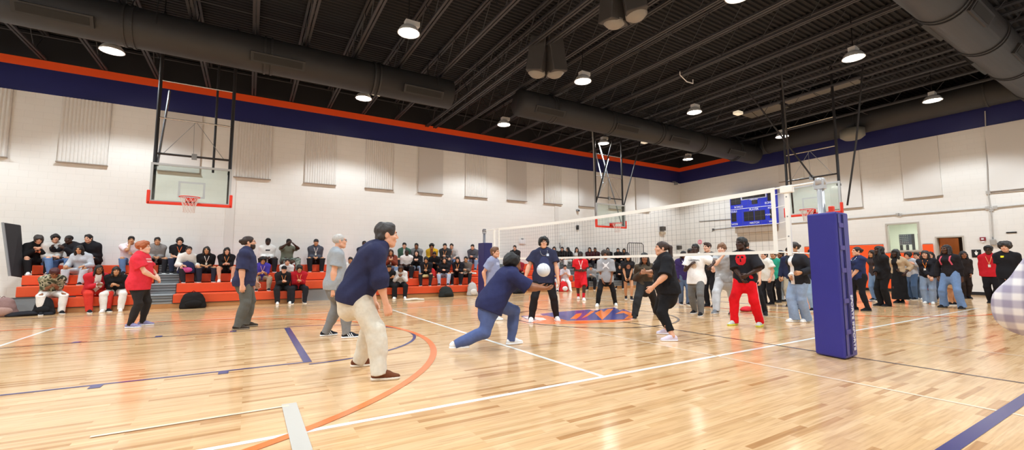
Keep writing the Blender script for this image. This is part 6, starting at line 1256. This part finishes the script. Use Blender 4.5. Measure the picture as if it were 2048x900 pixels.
sit('student in a grey hoodie crouched between the red jersey and the grey tee', 1184, 0, 1.60, -10, 'light', ('short', BK), T('#9b9ea3', **HD), pants('#1f1e21', fit=.022), arms='clasp', lean=30, head=(0, -16))
sit('student in black below the girl in the long black coat', 1229, 1, 1.62, -10, 'tan', ('short', BK), T('#1d1c1f', **HD), pants('#1e1d20'), arms='clasp', lean=20)
sit('student in black with long hair left of the girl in black shorts', 1241, 0, 1.60, -10, 'light', ('long', BK), T('#222124'), pants('#1e1d20'), arms='clasp', lean=22, bust=.4)
# ------------------------------------------------------------------ plaid sleeve of the person next to the camera
def pt(px, py, depth): return CAM+ray(px, py)/F_PX*depth
vp = pt(2382, 528, 1.25); loc = np.array((vp[0], vp[1], 0.)); fc = 200
d_ = lambda x, y, d: local(loc, fc, pt(x, y, d))
person('person in a pale grey plaid shirt cut off by the right edge of the photo', loc, 1.76, fc, dict(lean=2, lh=d_(2255, 605, 1.42), rh=d_(2430, 560, 1.35), lel=(-1, -.35, -.5)), 'light', ('short', '#4a3a30'),
    dict(col=pattern_mat('plaid_shirt', ('#c0bac8', '#efeceb'), 6.5, 'plaid'), sleeve='long', off=.034, hem=.20, loose=.024, collar=True), pants('#3c4456'), BSH, (), 'mid')
# ------------------------------------------------------------------ ball and bags
c = at_depth(1087, 540, gp(1022, 689), .05); r = empty('volleyball', c, 'white volleyball in the air just above the lunging woman\'s hands', 'volleyball')
m = MB(); rr = .108
bp_ = bmesh.new(); bmesh.ops.create_uvsphere(bp_, u_segments=32, v_segments=20, radius=rr); me = bpy.data.meshes.new('shell'); bp_.to_mesh(me); bp_.free(); me.materials.append(mat('ball_white', '#dfe2e8', .45)); me.polygons.foreach_set('use_smooth', [True]*len(me.polygons)); o = bpy.data.objects.new('shell', me); sc.collection.objects.link(o); o.parent = r
m = MB()
for ax in range(3):
    for k in (-1, 0, 1):
        h = k*rr*.38; q = math.sqrt(rr*rr-h*h)*1.002; pts = []
        for a in np.linspace(0, math.pi, 15):
            p = [0, 0, 0]; p[ax] = h; p[(ax+1) % 3] = q*math.cos(a); p[(ax+2) % 3] = q*math.sin(a); pts.append(p)
        m.tube(pts, .0022, 5)
m.build('seam', mat('ball_seam', '#8d93a8', .6), r)
def bag(label, px, kind, col, size, ref=None, yaw=0., z=0., accent=None, flop=0., plane=None):
    loc = gp(*px) if plane is None else on_plane(px[0], px[1], 1, plane); loc = np.array(loc); 
    if plane is None:
        loc[2] = 0
        if loc[1] > 15.1 and loc[0] < 13.4: ym = 15.86-size[1]*.62; k_ = on_plane(px[0], 528, 1, ym); loc = np.array((k_[0], ym, 0.))
    else: loc[2] = z
    sx, sy, sz = size; R = rotz(math.radians(yaw)); Q = lambda x, y, zz: loc+R@np.array((x*sx, y*sy, zz*sz)); E = lambda c_, r_, k=.03: ell(Q(*c_), np.array(r_)*np.array(size), k, R.T)
    seed = sum(map(ord, label)) % 999
    if kind == 'backpack': P = [E((0, 0, .42), (.50, .50, .44)), E((0, .05, .70), (.42, .42, .30)), cone(Q(-.3, 0, .12), Q(.3, 0, .12), .42*sy, .42*sy, .05)]
    else: P = [E((0, 0, .30), (.5, .5, .36)), E((.25, .1, .2), (.34, .42, .26)), E((-.28, -.05, .18), (.30, .45, .26))]
    P += [noise(.010*flop+.004, 14, seed), cut(loc+np.array((0, 0, .004)), (0, 0, -1))]
    v_, f_ = sdf_mesh(P, .012); o = np_obj('backpack' if kind == 'backpack' else 'jacket', [(v_, f_, cmat(col))], None, loc); tag(o, label, 'bag' if kind == 'backpack' else 'clothing')
    if kind == 'backpack':
        v_, f_ = sdf_mesh([E((0, -.42, .30), (.36, .20, .24)), cut(loc+np.array((0, 0, .006)), (0, 0, -1))], .010); np_obj('front_pocket', [(v_, f_, cmat(accent or col))], o, loc)
        np_obj('strap', [tube_np([Q(-.2, .42, .85), Q(-.3, .62, .6), Q(-.25, .55, .15)], .014, cmat(col))], o, loc); np_obj('carry_loop', [tube_np([Q(-.1, .1, .98), Q(0, .1, 1.08), Q(.1, .1, .98)], .010, cmat(col))], o, loc)
    else:
        np_obj('sleeve', [(lambda q: (q[0], q[1], cmat(col)))(sdf_mesh([cone(Q(.3, -.1, .15), Q(.72, -.5, .12), .10*sx, .08*sx, .02), noise(.006, 15, seed), cut(loc+np.array((0, 0, .004)), (0, 0, -1))], .010))], o, loc)
    return o
o = bag('black backpack with a small white mark leaning at the knees of the camouflage tee student', (96, 626), 'backpack', '#1f1e20', (.36, .26, .44), yaw=6)
bag('dark jacket lying on the floor at the left beside the black backpack', (62, 627), 'heap', '#232226', (.62, .36, .16), yaw=10, flop=.6)
bag('reddish brown bag on the floor at the left edge of the photo', (14, 626), 'backpack', '#8d6f6a', (.46, .34, .46), yaw=20, accent='#a98a80', flop=.8)
bag('black jacket hanging over the left end of the orange seats', (16, 0), 'heap', '#1f1d1f', (.6, .4, .26), z=RZ[0]+.0, plane=16.9, flop=.7)
bag('black fabric bag on the floor left of the bearded man', (391, 613), 'backpack', '#1d1a19', (.56, .34, .46), yaw=8, flop=1.0)
bag('black duffel backpack on the floor before the long orange section', (893, 594), 'backpack', '#2a2c2a', (.55, .35, .40), yaw=14, flop=.7)
bag('pale grey backpack standing on the floor beside the far post', (945, 590), 'backpack', '#b9b5b0', (.40, .28, .52), accent='#dcd8d2')
bag('red backpack on the floor in front of the kid with stretched legs', (1126, 580), 'backpack', '#cf2a2e', (.40, .30, .46), accent='#e0e0e0')
bag('black backpack on the floor at the foot of the grey steps behind the lunging woman', (1037, 584), 'backpack', '#222126', (.42, .30, .36), flop=.6)
bag('red bag on the floor between the legs of the red trousers boy', (1494, 622), 'heap', '#c92530', (.40, .26, .18), flop=.4)
bag('navy backpack with a pink patch on the lap of the long-haired student', (408, 0), 'backpack', '#272a48', (.42, .28, .36), z=RZ[2]+.02, plane=16.95, accent='#d05c9a')
bag('red backpack on the bench behind the black hoodie with orange lanyard', (870, 0), 'backpack', '#cf2f2f', (.36, .28, .42), z=RZ[0]+.27, plane=16.75)
bag('white shoulder bag held by the student in the grey brown jacket', (936, 0), 'heap', '#d9dcd4', (.50, .28, .24), z=RZ[0]+.42, plane=16.62, flop=.3)
bag('pale tan bag on the lap of the black hoodie with orange lanyard', (859, 0), 'heap', '#c9b07a', (.40, .26, .20), z=RZ[0]+.32, plane=16.5, flop=.3)
bag('white plastic bag on the floor by the crossed arms student', (824, 601), 'heap', '#cfc3b2', (.50, .24, .12), flop=.3)
